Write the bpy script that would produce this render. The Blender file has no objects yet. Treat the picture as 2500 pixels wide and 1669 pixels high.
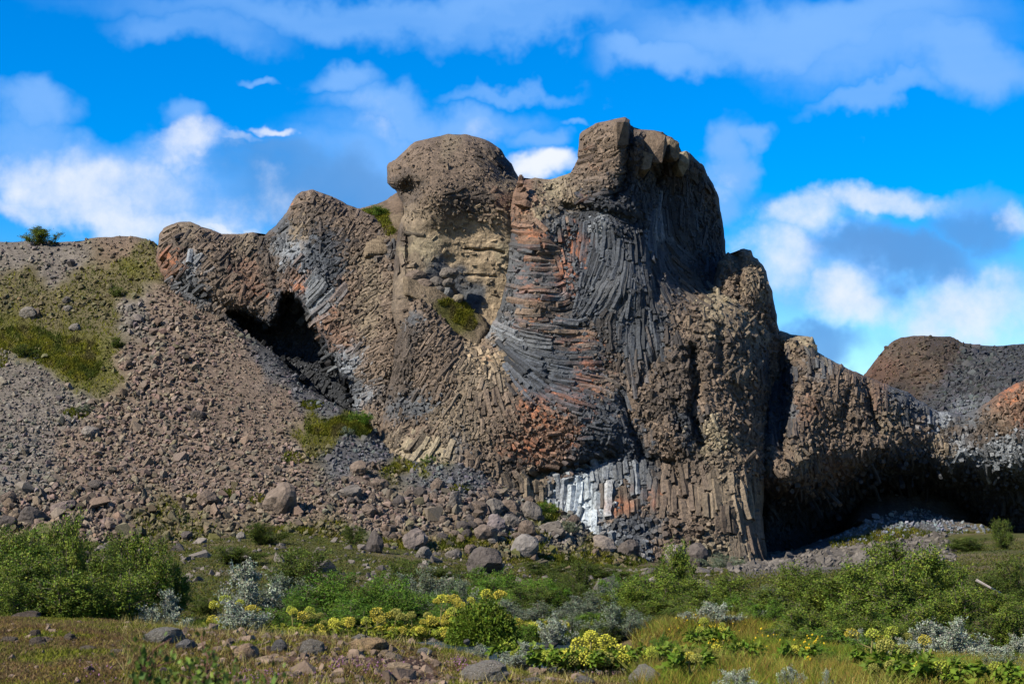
import bpy, bmesh, math, random
import numpy as np
from mathutils import Vector, Matrix

random.seed(7); RNG = np.random.default_rng(7)
SC = bpy.context.scene
COLL = SC.collection

# ------------------------------------------------------------------ camera
W0, H0, LENS = 2500.0, 1669.0, 60.0
FPX = W0 * LENS / 36.0
CAM = np.array([0.0, 0.0, 1.65]); HORIZON = 1250.0
PITCH = math.atan((HORIZON - H0 / 2) / FPX)
cam_d = bpy.data.cameras.new("camera"); cam_d.lens = LENS; cam_d.sensor_width = 36
cam_d.clip_start = 0.1; cam_d.clip_end = 20000
cam_d.dof.use_dof = True; cam_d.dof.focus_distance = 60; cam_d.dof.aperture_fstop = 6.3
cam = bpy.data.objects.new("camera", cam_d); COLL.objects.link(cam)
cam.location = CAM; cam.rotation_euler = (math.pi / 2 + PITCH, 0, 0)
SC.camera = cam

# ------------------------------------------------------------------ sun, exposure
SUN_TO = np.array([-0.77, -0.50, 0.76]); SUN_TO /= np.linalg.norm(SUN_TO)
SUN_EL = math.asin(SUN_TO[2]); SUN_AZ = math.atan2(SUN_TO[0], SUN_TO[1])
sd = bpy.data.lights.new("sun", 'SUN'); sd.energy = 5.0; sd.angle = math.radians(0.5); sd.color = (1.0, 0.93, 0.82)
so = bpy.data.objects.new("sun", sd); COLL.objects.link(so); so.location = (-60, -40, 80)
so.rotation_euler = Vector(SUN_TO).to_track_quat('Z', 'Y').to_euler()
SC.view_settings.view_transform = 'Standard'; SC.view_settings.look = 'None'
SC.view_settings.exposure = 1.25; SC.view_settings.gamma = 1.0; SC.view_settings.use_curve_mapping = False
SC.render.engine = 'CYCLES'; SC.cycles.adaptive_threshold = 0.02
SC.cycles.max_bounces = 3; SC.cycles.diffuse_bounces = 1; SC.cycles.glossy_bounces = 1
SC.cycles.transmission_bounces = 3; SC.cycles.transparent_max_bounces = 4

def ray(px, py):
    cx = (np.asarray(px, float) - W0 / 2) / FPX; cy = -(np.asarray(py, float) - H0 / 2) / FPX
    c, s = math.cos(PITCH), math.sin(PITCH)
    return cx, c - cy * s, s + cy * c
def P(px, py, d):
    """world point that lies at depth d (metres along +Y) where the photograph shows (px, py)"""
    x, y, z = ray(px, py); t = np.asarray(d, float) / y
    return np.stack([x * t + CAM[0], y * t + CAM[1], z * t + CAM[2]], -1)
def PX(d): return d / FPX          # metres per photo pixel at depth d

# ------------------------------------------------------------------ world: clear sky with cumulus
world = bpy.data.worlds.new("World"); SC.world = world; world.use_nodes = True
def build_world():
    nt = world.node_tree; nt.nodes.clear(); L = nt.links.new
    def N(t, **k):
        n = nt.nodes.new(t)
        for a, b in k.items(): setattr(n, a, b)
        return n
    def M(op, a, b=None, c=None, clamp=False):
        n = N('ShaderNodeMath', operation=op, use_clamp=clamp)
        for i, v in enumerate((a, b, c)):
            if v is None: continue
            if isinstance(v, (int, float)): n.inputs[i].default_value = v
            else: L(v, n.inputs[i])
        return n.outputs[0]
    tc = N('ShaderNodeTexCoord'); sep = N('ShaderNodeSeparateXYZ'); L(tc.outputs['Generated'], sep.inputs[0])
    az = M('ARCTAN2', sep.outputs[0], sep.outputs[1]); el = M('ARCSINE', sep.outputs[2])
    com = N('ShaderNodeCombineXYZ'); L(az, com.inputs[0]); L(el, com.inputs[1])
    def noise(scale, detail, rough, stretch=None, dist=0.0):
        n = N('ShaderNodeTexNoise'); n.inputs['Scale'].default_value = scale; n.inputs['Detail'].default_value = detail
        n.inputs['Roughness'].default_value = rough; n.inputs['Distortion'].default_value = dist
        if stretch:
            m = N('ShaderNodeVectorMath', operation='MULTIPLY'); L(tc.outputs['Generated'], m.inputs[0]); m.inputs[1].default_value = stretch
            L(m.outputs[0], n.inputs['Vector'])
        else: L(tc.outputs['Generated'], n.inputs['Vector'])
        return n
    warp = noise(14, 5, 0.55)
    w1 = N('ShaderNodeVectorMath', operation='SUBTRACT'); L(warp.outputs['Color'], w1.inputs[0]); w1.inputs[1].default_value = (.5, .5, .5)
    w2 = N('ShaderNodeVectorMath', operation='SCALE'); L(w1.outputs[0], w2.inputs[0]); w2.inputs['Scale'].default_value = 0.085
    pos = N('ShaderNodeVectorMath', operation='ADD'); L(com.outputs[0], pos.inputs[0]); L(w2.outputs[0], pos.inputs[1])
    def blobs(lst):
        acc = None
        for (px, py, rx, ry, a) in lst:
            x, y, z = ray(px, py); A = math.atan2(x, y); E = math.asin(z / math.sqrt(x * x + y * y + z * z))
            s = N('ShaderNodeVectorMath', operation='SUBTRACT'); L(pos.outputs[0], s.inputs[0]); s.inputs[1].default_value = (A, E, 0)
            k = N('ShaderNodeVectorMath', operation='MULTIPLY'); L(s.outputs[0], k.inputs[0]); k.inputs[1].default_value = (FPX / rx, FPX / ry, 0)
            l = N('ShaderNodeVectorMath', operation='LENGTH'); L(k.outputs[0], l.inputs[0])
            mr = N('ShaderNodeMapRange', interpolation_type='SMOOTHSTEP'); L(l.outputs['Value'], mr.inputs[0])
            mr.inputs[1].default_value = 1.35; mr.inputs[2].default_value = 0.2; mr.inputs[3].default_value = 0; mr.inputs[4].default_value = a
            acc = mr.outputs[0] if acc is None else M('MAXIMUM', acc, mr.outputs[0])
        return acc
    fine = noise(26, 6, 0.62).outputs[0]; mid = noise(11, 4, 0.6).outputs[0]
    wisp = noise(7, 4, 0.55, (1, 1, 3.5)).outputs[0]
    def edge(v, lo, hi, n, amt):
        t = M('ADD', v, M('MULTIPLY', M('SUBTRACT', n, 0.5), amt))
        mr = N('ShaderNodeMapRange', interpolation_type='SMOOTHSTEP'); L(t, mr.inputs[0])
        mr.inputs[1].default_value = lo; mr.inputs[2].default_value = hi; return mr.outputs[0]
    thin = blobs(THIN); brt = blobs(BRIGHT); sl = blobs(SLATE)
    # the same kind of broken cloud goes on outside the frame
    away = N('ShaderNodeMapRange', interpolation_type='SMOOTHSTEP'); L(M('ABSOLUTE', az), away.inputs[0])
    away.inputs[1].default_value = 0.34; away.inputs[2].default_value = 0.5
    gen = M('MULTIPLY', edge(mid, 0.52, 0.72, fine, 0.15), away.outputs[0])
    thin_m = M('MULTIPLY', M('MAXIMUM', edge(thin, 0.2, 1.05, wisp, 0.6), gen), 0.9)
    sl_m = M('MULTIPLY', edge(sl, 0.15, 0.95, mid, 0.5), 0.9)
    br_m = M('MAXIMUM', edge(brt, 0.26, 1.4, fine, 1.35), M('MULTIPLY', gen, 0.6))
    sky = N('ShaderNodeTexSky', sky_type='NISHITA'); sky.sun_disc = False
    sky.sun_elevation = SUN_EL; sky.sun_rotation = SUN_AZ; sky.altitude = 300; sky.air_density = 1.0; sky.dust_density = 0.3; sky.ozone_density = 3.0
    hs = N('ShaderNodeHueSaturation'); hs.inputs['Hue'].default_value = SKY_HUE; hs.inputs['Saturation'].default_value = SKY_SAT; hs.inputs['Value'].default_value = SKY_VAL
    L(sky.outputs[0], hs.inputs['Color'])
    def mix(f, a, col):
        m = N('ShaderNodeMix', data_type='RGBA'); L(f, m.inputs[0]); L(a, m.inputs[6]); m.inputs[7].default_value = (*[c / 0.1 for c in col], 1)
        return m.outputs[2]
    c = mix(thin_m, hs.outputs[0], (0.14, 0.31, 0.62))
    c = mix(sl_m, c, (0.07, 0.20, 0.44))
    c = mix(br_m, c, (0.54, 0.57, 0.62))
    bg = N('ShaderNodeBackground'); L(c, bg.inputs[0]); bg.inputs[1].default_value = 0.069
    out = N('ShaderNodeOutputWorld'); L(bg.outputs[0], out.inputs[0])
SKY_HUE, SKY_SAT, SKY_VAL = 0.512, 1.7, 1.16
THIN = [(300,470,420,120,.85),(60,350,200,100,.8),(1000,340,330,110,.8),(2250,520,320,60,.7),(1250,60,500,60,.7),(2200,130,420,110,.8),(2000,700,260,170,.75),(2350,720,220,110,.7),(900,20,900,75,.8),(480,60,260,70,.75),(2000,60,600,110,.9),(2330,150,330,100,.9),(2120,235,190,40,.8),(1640,130,240,55,.85),(1250,185,200,30,.7),
        (650,172,50,16,.8),(830,180,130,60,.9),(960,250,230,80,.95),(1150,275,220,80,.9),(90,270,130,80,.9),(480,310,90,60,.8),(1320,330,80,60,.8),(1380,268,50,18,.7),
        (1800,380,70,140,.9),(1840,310,60,50,.8),(200,400,320,100,.9),(900,420,300,140,.8),(1750,470,90,80,.8),(2180,480,60,30,.6)]
BRIGHT = [(1320,425,130,60,1.3),(470,390,170,70,.95),(220,480,370,125,.95),(330,540,330,65,.95),(100,545,220,60,.85),(620,500,200,60,.45),(680,367,50,20,1.0),(600,390,80,22,.6),(1960,550,200,85,1.0),(2130,520,190,60,.95),(1870,650,150,140,.95),
          (2050,770,170,75,.9),(2380,740,260,95,.9),(540,545,80,22,.9),(30,450,130,130,.95),(2480,560,80,60,.7),(1000,310,280,80,.5),(900,250,200,60,.45),(1200,300,120,70,.5),(1740,400,90,90,.45)]
SLATE = [(800,480,330,110,.8),(690,430,150,60,.7),(2150,650,230,75,.9),(2350,580,180,70,.75),(1960,870,230,60,.8),(2300,830,200,40,.4),(30,560,100,40,.4),(1850,500,80,60,.4)]
build_world(); world.cycles.sampling_method = 'NONE'

# ------------------------------------------------------------------ numeric helpers
_perm = RNG.permutation(512); _perm = np.concatenate([_perm, _perm, _perm])
_g3 = RNG.normal(size=(512, 3)); _g3 /= np.linalg.norm(_g3, axis=1)[:, None]
_g3 = _g3.astype(np.float32)
def noise3(p):
    p = np.asarray(p, float); i = np.floor(p); f = (p - i).astype(np.float32); i = i.astype(np.int64) & 511; u = f * f * f * (f * (f * 6 - 15) + 10); x, y, z = f[..., 0], f[..., 1], f[..., 2]; ux, uy, uz = u[..., 0], u[..., 1], u[..., 2]; out = 0
    for dx in (0, 1):
        hx = _perm[i[..., 0] + dx]
        for dy in (0, 1):
            hy = _perm[hx + i[..., 1] + dy]; wxy = (ux if dx else 1 - ux) * (uy if dy else 1 - uy)
            for dz in (0, 1):
                g = _g3[_perm[hy + i[..., 2] + dz] & 511]
                out = out + wxy * (uz if dz else 1 - uz) * (g[..., 0] * (x - dx) + g[..., 1] * (y - dy) + g[..., 2] * (z - dz))
    return out * 1.6
def fbm(p, oct=4, lac=2.03, gain=0.5, ridged=False):
    a, s, o = 1.0, 0.0, 0.0; p = np.asarray(p, float)
    for k in range(oct):
        n = noise3(p + 17.3 * k)
        if ridged: n = 1 - 2 * np.abs(n)
        o = o + a * n; s += a; a *= gain; p = p * lac
    return o / s
def n2(x, y, scale, oct=4, seed=0.0, ridged=False):
    x = np.asarray(x, float); y = np.asarray(y, float)
    return fbm(np.stack([x / scale, y / scale, np.zeros_like(x) + seed], -1), oct, ridged=ridged)
def sstep(a, b, x):
    t = np.clip((x - a) / (b - a), 0, 1); return t * t * (3 - 2 * t)
class TPS:
    def __init__(s, pts, vals, lam=0.0):
        s.p = np.asarray(pts, float); s.sc = s.p.std(0).max(); s.p = s.p / s.sc; n = len(s.p)
        K = s.k(s.p, s.p) + lam * np.eye(n); Q = np.c_[np.ones(n), s.p]
        A = np.block([[K, Q], [Q.T, np.zeros((3, 3))]])
        s.w = np.linalg.lstsq(A, np.r_[np.asarray(vals, float), 0, 0, 0], rcond=None)[0]
    @staticmethod
    def k(a, b):
        r2 = ((a[:, None, :] - b[None]) ** 2).sum(-1); return 0.5 * r2 * np.log(r2 + 1e-9)
    def __call__(s, x, y):
        sh = np.shape(x); q = np.stack([np.ravel(x), np.ravel(y)], -1) / s.sc; o = np.empty(len(q))
        for a in range(0, len(q), 20000):
            b = q[a:a + 20000]; o[a:a + 20000] = s.k(b, s.p) @ s.w[:-3] + s.w[-3] + b @ s.w[-2:]
        return o.reshape(sh)
def poly_sd(poly, x, y):
    """signed distance (inside > 0) and nearest point of a polygon"""
    sh = np.shape(x); q = np.stack([np.ravel(x), np.ravel(y)], -1); best = np.full(len(q), 1e18); near = np.zeros_like(q); ins = np.zeros(len(q), bool)
    pl = np.asarray(poly, float)
    for a, b in zip(pl, np.roll(pl, -1, 0)):
        e = b - a; t = np.clip(((q - a) @ e) / (e @ e + 1e-12), 0, 1); c = a + t[:, None] * e; d = ((q - c) ** 2).sum(1)
        m = d < best; best[m] = d[m]; near[m] = c[m]
        cr = ((a[1] > q[:, 1]) != (b[1] > q[:, 1]))
        with np.errstate(divide='ignore', invalid='ignore'):
            xi = (b[0] - a[0]) * (q[:, 1] - a[1]) / (b[1] - a[1]) + a[0]
        ins ^= cr & (q[:, 0] < xi)
    s = np.sqrt(best); s[~ins] *= -1
    return s.reshape(sh), near.reshape(sh + (2,))
def grid_sd(poly, gx, gy, maxd):
    """poly_sd on a regular grid, distances only up to maxd"""
    pl = np.asarray(poly, float); st = gx[1] - gx[0]; ny, nx = len(gy), len(gx); best = np.full((ny, nx), maxd * maxd); near = np.zeros((ny, nx, 2)); near[..., 0] = gx[None]; near[..., 1] = gy[:, None]
    nxt = np.roll(pl, -1, 0); ins = np.zeros((ny, nx), bool)
    for a, b in zip(pl, nxt):
        i0 = max(0, int((min(a[0], b[0]) - maxd - gx[0]) / st)); i1 = min(nx, int((max(a[0], b[0]) + maxd - gx[0]) / st) + 2); j0 = max(0, int((min(a[1], b[1]) - maxd - gy[0]) / st)); j1 = min(ny, int((max(a[1], b[1]) + maxd - gy[0]) / st) + 2)
        if i1 <= i0 or j1 <= j0: continue
        X = gx[None, i0:i1]; Y = gy[j0:j1, None]; ex, ey = b - a; t = np.clip(((X - a[0]) * ex + (Y - a[1]) * ey) / (ex * ex + ey * ey + 1e-12), 0, 1); cx = a[0] + t * ex; cy = a[1] + t * ey; d = (X - cx) ** 2 + (Y - cy) ** 2
        v = best[j0:j1, i0:i1]; m = d < v; v[m] = d[m]; w = near[j0:j1, i0:i1]; w[..., 0][m] = cx[m]; w[..., 1][m] = cy[m]
    for j, y in enumerate(gy):
        m = (pl[:, 1] > y) != (nxt[:, 1] > y)
        if m.any():
            xi = np.sort((nxt[m, 0] - pl[m, 0]) * (y - pl[m, 1]) / (nxt[m, 1] - pl[m, 1]) + pl[m, 0]); ins[j] = np.searchsorted(xi, gx) % 2 == 1
    s = np.sqrt(best); s[~ins] *= -1
    return s, near
def line_d(pl, x, y):
    best = np.full(np.shape(x), 1e9)
    for a, b in zip(pl[:-1], pl[1:]):
        ex, ey = b[0] - a[0], b[1] - a[1]; t = np.clip(((x - a[0]) * ex + (y - a[1]) * ey) / (ex * ex + ey * ey), 0, 1)
        best = np.minimum(best, np.hypot(x - a[0] - t * ex, y - a[1] - t * ey))
    return best
def rough_poly(poly, step=5.0, amp=3.0, seed=0.0):
    pl = np.asarray(poly, float); out = []
    for a, b in zip(pl, np.roll(pl, -1, 0)):
        n = max(1, int(np.hypot(*(b - a)) / step)); t = np.arange(n) / n; out.append(a + t[:, None] * (b - a))
    q = np.concatenate(out); dx = n2(q[:, 0], q[:, 1], 26, 4, seed); dy = n2(q[:, 0], q[:, 1], 26, 4, seed + 9)
    return q + amp * 2.0 * np.stack([dx, dy], -1)

# ------------------------------------------------------------------ mesh helpers
def mesh(name, V, F, col=None, mat=None, smooth=False):
    V = np.ascontiguousarray(V, np.float32); F = np.ascontiguousarray(F, np.int32); k = F.shape[1]
    me = bpy.data.meshes.new(name); me.vertices.add(len(V)); me.vertices.foreach_set('co', V.ravel())
    me.loops.add(F.size); me.loops.foreach_set('vertex_index', F.ravel())
    me.polygons.add(len(F)); me.polygons.foreach_set('loop_start', np.arange(0, F.size, k, dtype=np.int32))
    me.polygons.foreach_set('use_smooth', np.full(len(F), smooth))
    me.update(calc_edges=True)
    if col is not None:
        at = me.color_attributes.new('Col', 'FLOAT_COLOR', 'POINT'); c = np.ones((len(V), 4), np.float32); c[:, :3] = col
        at.data.foreach_set('color', c.ravel())
    if mat: me.materials.append(mat)
    return me
def ob(name, me, parent=None, loc=None, label=None, cat=None, group=None, kind=None):
    o = bpy.data.objects.new(name, me); COLL.objects.link(o)
    if parent: o.parent = parent
    if loc is not None: o.location = loc
    if label: o['label'] = label
    if cat: o['category'] = cat
    if group: o['group'] = group
    if kind: o['kind'] = kind
    return o
class Bag:
    """collects small triangle meshes into one"""
    def __init__(s): s.V, s.F, s.C, s.n = [], [], [], 0
    def add(s, V, F, C):
        s.V.append(V); s.F.append(np.asarray(F) + s.n); s.C.append(np.broadcast_to(C, (len(V), 3))); s.n += len(V)
    def mesh(s, name, mat, smooth=False): return mesh(name, np.concatenate(s.V), np.concatenate(s.F), np.concatenate(s.C), mat, smooth)

# ------------------------------------------------------------------ materials
def mat_new(name):
    m = bpy.data.materials.new(name); m.use_nodes = True; return m, m.node_tree, m.node_tree.nodes['Principled BSDF']
ALBEDO = 0.76
def mat_col(name, rough=0.9, spec=0.25, nscale=6.0, namt=0.35, bump=0.0, bscale=12.0, rnd=0.0, transl=0.0, speck=None):
    """colour attribute x grain, with fine relief"""
    m, nt, b = mat_new(name); L = nt.links.new
    at = nt.nodes.new('ShaderNodeAttribute'); at.attribute_name = 'Col'; c = at.outputs['Color']
    tc = nt.nodes.new('ShaderNodeTexCoord')
    def nz(s, d=5):
        n = nt.nodes.new('ShaderNodeTexNoise'); n.inputs['Scale'].default_value = s; n.inputs['Detail'].default_value = d; n.inputs['Roughness'].default_value = .65
        L(tc.outputs['Object'], n.inputs['Vector']); return n
    x = nt.nodes.new('ShaderNodeVectorMath'); x.operation = 'SCALE'; L(c, x.inputs[0]); x.inputs['Scale'].default_value = ALBEDO; c = x.outputs[0]
    if namt:
        n = nz(nscale); mr = nt.nodes.new('ShaderNodeMapRange'); L(n.outputs[0], mr.inputs[0])
        mr.inputs[1].default_value = .3; mr.inputs[2].default_value = .7; mr.inputs[3].default_value = 1 - namt; mr.inputs[4].default_value = 1 + namt
        x = nt.nodes.new('ShaderNodeVectorMath'); x.operation = 'SCALE'; L(c, x.inputs[0]); L(mr.outputs[0], x.inputs['Scale']); c = x.outputs[0]
    if rnd:
        oi = nt.nodes.new('ShaderNodeObjectInfo'); mr = nt.nodes.new('ShaderNodeMapRange'); L(oi.outputs['Random'], mr.inputs[0])
        mr.inputs[3].default_value = 1 - rnd; mr.inputs[4].default_value = 1 + rnd
        x = nt.nodes.new('ShaderNodeVectorMath'); x.operation = 'SCALE'; L(c, x.inputs[0]); L(mr.outputs[0], x.inputs['Scale']); c = x.outputs[0]
    if speck:
        n = nz(speck[0], 3); mr = nt.nodes.new('ShaderNodeMapRange'); L(n.outputs[0], mr.inputs[0]); mr.inputs[1].default_value = speck[1]; mr.inputs[2].default_value = speck[1] + .05
        x = nt.nodes.new('ShaderNodeMix'); x.data_type = 'RGBA'; L(mr.outputs[0], x.inputs[0]); L(c, x.inputs[6]); x.inputs[7].default_value = (*speck[2], 1); c = x.outputs[2]
    L(c, b.inputs['Base Color']); b.inputs['Roughness'].default_value = rough; b.inputs['Specular IOR Level'].default_value = spec
    if bump:
        n = nz(bscale, 6); bp = nt.nodes.new('ShaderNodeBump'); bp.inputs['Strength'].default_value = bump; bp.inputs['Distance'].default_value = 0.15
        L(n.outputs[0], bp.inputs['Height']); L(bp.outputs[0], b.inputs['Normal'])
    if transl:
        t = nt.nodes.new('ShaderNodeBsdfTranslucent'); L(c, t.inputs['Color']); ms = nt.nodes.new('ShaderNodeMixShader'); ms.inputs[0].default_value = transl
        L(b.outputs[0], ms.inputs[1]); L(t.outputs[0], ms.inputs[2]); L(ms.outputs[0], nt.nodes['Material Output'].inputs['Surface'])
    return m
MAT_ROCK = mat_col('rock', .88, .25, 2.6, .5, 1.0, 5.0)
MAT_COLUMN = mat_col('basalt', .8, .3, 4.5, .55, .9, 7.0)
MAT_SCREE = mat_col('scree', .9, .2, 5.0, .3, .4, 9.0, rnd=.25)
MAT_BOULDER = mat_col('boulder', .9, .2, 2.2, .4, .9, 5.0, rnd=.12)
MAT_LICHEN = mat_col('lichen_stone', .9, .2, 9, .35, .9, 14.0, rnd=.1, speck=(16.0, .58, (.30, .30, .25)))
MAT_GROUND = mat_col('earth', .95, .1, 3.0, .4, .8, 7.0)
MAT_LEAF = mat_col('leaf', .6, .12, 2.5, .2, rnd=.12, transl=.3)
MAT_SILVER = mat_col('silver_leaf', .65, .15, 2.5, .15, rnd=.1, transl=.15)
MAT_BARK = mat_col('bark', .85, .2, 14, .3)
MAT_GRASS = mat_col('grass', .85, .05, .8, .25, transl=.3)
MAT_UMBEL = mat_col('umbel', .7, .2, 30, .2, rnd=.12, transl=.15)

# ================================================================== THE ROCKS
PAL = dict(D=(.026, .029, .034), G=(.064, .067, .070), P=(.14, .15, .158), B=(.112, .081, .056), T=(.235, .178, .112), O=(.34, .125, .055),
           K=(.065, .050, .038), W=(.31, .345, .36), N=(.046, .052, .060), E=(.135, .104, .069), R=(.125, .076, .050), Y=(.19, .156, .100))
PAL = {k: np.array(v) for k, v in PAL.items()}

def stain(x, y, lst, seed):
    """share of iron stain at photo position: patches broken up by noise"""
    x = np.asarray(x, float); y = np.asarray(y, float); w = np.zeros(x.shape)
    for (ox, oy, rx, ry, pr, key) in lst: w = np.maximum(w, pr * np.exp(-((x - ox) / (1.25 * rx)) ** 2 - ((y - oy) / (1.25 * ry)) ** 2))
    n = .5 + .75 * fbm(np.stack([x / 15., y / 9., 0 * x + seed], -1), 4)
    return sstep(0, .3, n - 1.02 + 1.05 * np.clip(w * 1.15, 0, 1)) * (w > .02)
class Relief:
    def __init__(s, poly, depth, ctrl, step=4.0, roll=3.0, R=70.0, T=6.0, amp=3.0, bump=(.55, .25, .10), grooves=(), pits=(), seed=0.0, bare=.25, orange=(), pitdark=False):
        s.pitdark = pitdark
        s.poly = rough_poly(poly, 5, amp, seed); s.step = step; s.orange = orange; s.seed = seed; s.ctrl = ctrl; s.bare = bare
        x0, y0 = s.poly.min(0) - 3 * step; x1, y1 = s.poly.max(0) + 3 * step
        s.x0, s.y0 = x0, y0; s.gx = np.arange(x0, x1, step); s.gy = np.arange(y0, y1, step)
        X, Y = np.meshgrid(s.gx, s.gy); s.X, s.Y = X, Y
        tps = TPS([(a, b) for a, b, _ in depth], [c for _, _, c in depth], 1e-4); s.tps = tps
        s.sd, s.near = grid_sd(s.poly, s.gx, s.gy, max(40, R * 1.05))
        t = np.clip(1 - s.sd / R, 0, 1); s.roll, s.R, s.T = roll, R, T
        base = tps(X, Y)
        for (pl, w, a) in grooves: base = base + a * np.exp(-(line_d(pl, X, Y) / w) ** 2)
        s.pit = np.zeros(X.shape)
        for (pg, w, a) in pits:
            q, _ = grid_sd(rough_poly(pg, 6, 3, seed + 3), s.gx, s.gy, w * 1.1); k_ = sstep(-w * .2, w, q); base = base + a * k_; s.pit = np.maximum(s.pit, k_)
        base = base + roll * (1 - np.sqrt(np.clip(1 - t * t, 0, 1)))
        base = base + bump[0] * n2(X, Y, 95, 3, seed + 1)
        s.Ds = base
        s.D = base + bump[1] * n2(X, Y, 34, 4, seed + 2) + bump[2] * n2(X, Y, 11, 3, seed + 4, True)
        s.St = stain(X, Y, orange, 3.0) if len(orange) else None
        c = np.array([(a[0], a[1]) for a in ctrl], float); s.cp = c
        s.ang = np.radians([a[2] for a in ctrl]); s.sty = [a[3] for a in ctrl]; s.colk = np.array([PAL[a[4]] for a in ctrl])
        ax = np.zeros_like(X); ay = np.zeros_like(X); C = np.zeros(X.shape + (3,)); sw = 0; wx = X + 46 * n2(X, Y, 60, 5, seed + 5); wy = Y + 46 * n2(X, Y, 60, 5, seed + 6); sc = 0
        for (p, a, k) in zip(c, s.ang, s.colk):
            w = ((X - p[0]) ** 2 + (Y - p[1]) ** 2 + 400) ** -1.5; ax += w * np.cos(2 * a); ay += w * np.sin(2 * a)
            w = ((wx - p[0]) ** 2 + (wy - p[1]) ** 2 + 200) ** -3.0; C += w[..., None] * k; sc = sc + w
        s.A = 0.5 * np.arctan2(ay, ax); s.C = C / sc[..., None]
        Wp = P(X, Y, s.Ds); gx = np.gradient(Wp, axis=1); gy = np.gradient(Wp, axis=0); n = np.cross(gx, gy)
        n /= np.linalg.norm(n, axis=-1)[..., None] + 1e-12; n[n[..., 1] > 0] *= -1; s.Nr = n
    def at(s, A, px, py):
        fx = np.clip((np.asarray(px) - s.x0) / s.step, 0, len(s.gx) - 1.01); fy = np.clip((np.asarray(py) - s.y0) / s.step, 0, len(s.gy) - 1.01)
        i = fx.astype(int); j = fy.astype(int); u = fx - i; v = fy - j
        if A.ndim == 3: u = u[..., None]; v = v[..., None]
        return (A[j, i] * (1 - u) + A[j, i + 1] * u) * (1 - v) + (A[j + 1, i] * (1 - u) + A[j + 1, i + 1] * u) * v
    def surf(s, px, py, lift=0.0): return P(px, py, s.at(s.D, px, py) - lift)
    def color(s, px, py): return s.at(s.C, px, py)
    def body(s, name, mat, back=True):
        ok = s.sd > -s.step; X = np.where(s.sd < 0, s.near[..., 0], s.X); Y = np.where(s.sd < 0, s.near[..., 1], s.Y)
        V = P(X, Y, s.D); idx = np.full(ok.shape, -1); idx[ok] = np.arange(ok.sum()); q = ok[:-1, :-1] & ok[1:, :-1] & ok[:-1, 1:] & ok[1:, 1:]
        F = np.stack([idx[:-1, :-1][q], idx[1:, :-1][q], idx[1:, 1:][q], idx[:-1, 1:][q]], -1)
        C = s.C * (1 + .35 * n2(s.X, s.Y, 18, 3, s.seed + 8) + .35 * n2(s.X, s.Y, 80, 3, s.seed + 12))[..., None]
        if s.pitdark: C = C + (PAL['D'] * .55 - C) * (s.pit > .3)[..., None]  # shade of the cave put into the rock colour inside the pit
        if len(s.orange): C = C + (PAL['O'] * .8 - C) * (.8 * s.St)[..., None]
        V, C = V[ok], C[ok]
        if back:
            st = s.step * 4; gx = np.arange(s.x0, s.gx[-1], st); gy = np.arange(s.y0, s.gy[-1], st); X, Y = np.meshgrid(gx, gy); sd, nr = grid_sd(s.poly, gx, gy, max(40, s.R * 2.3))
            ok = sd > -st; X = np.where(sd < 0, nr[..., 0], X); Y = np.where(sd < 0, nr[..., 1], Y); t = np.clip(1 - np.clip(sd, 0, None) / (s.R * 2.2), 0, 1)
            Vb = P(X, Y, s.tps(X, Y) + s.roll + .3 + s.T * np.sqrt(1 - t * t)); idx = np.full(ok.shape, -1); idx[ok] = np.arange(ok.sum()) + len(V)
            q = ok[:-1, :-1] & ok[1:, :-1] & ok[:-1, 1:] & ok[1:, 1:]
            F = np.r_[F, np.stack([idx[:-1, :-1][q], idx[:-1, 1:][q], idx[1:, 1:][q], idx[1:, :-1][q]], -1)]
            V = np.r_[V, Vb[ok]]; C = np.r_[C, np.broadcast_to(PAL['B'], (ok.sum(), 3))]
        return mesh(name, V, F, C, mat, False)

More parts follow.
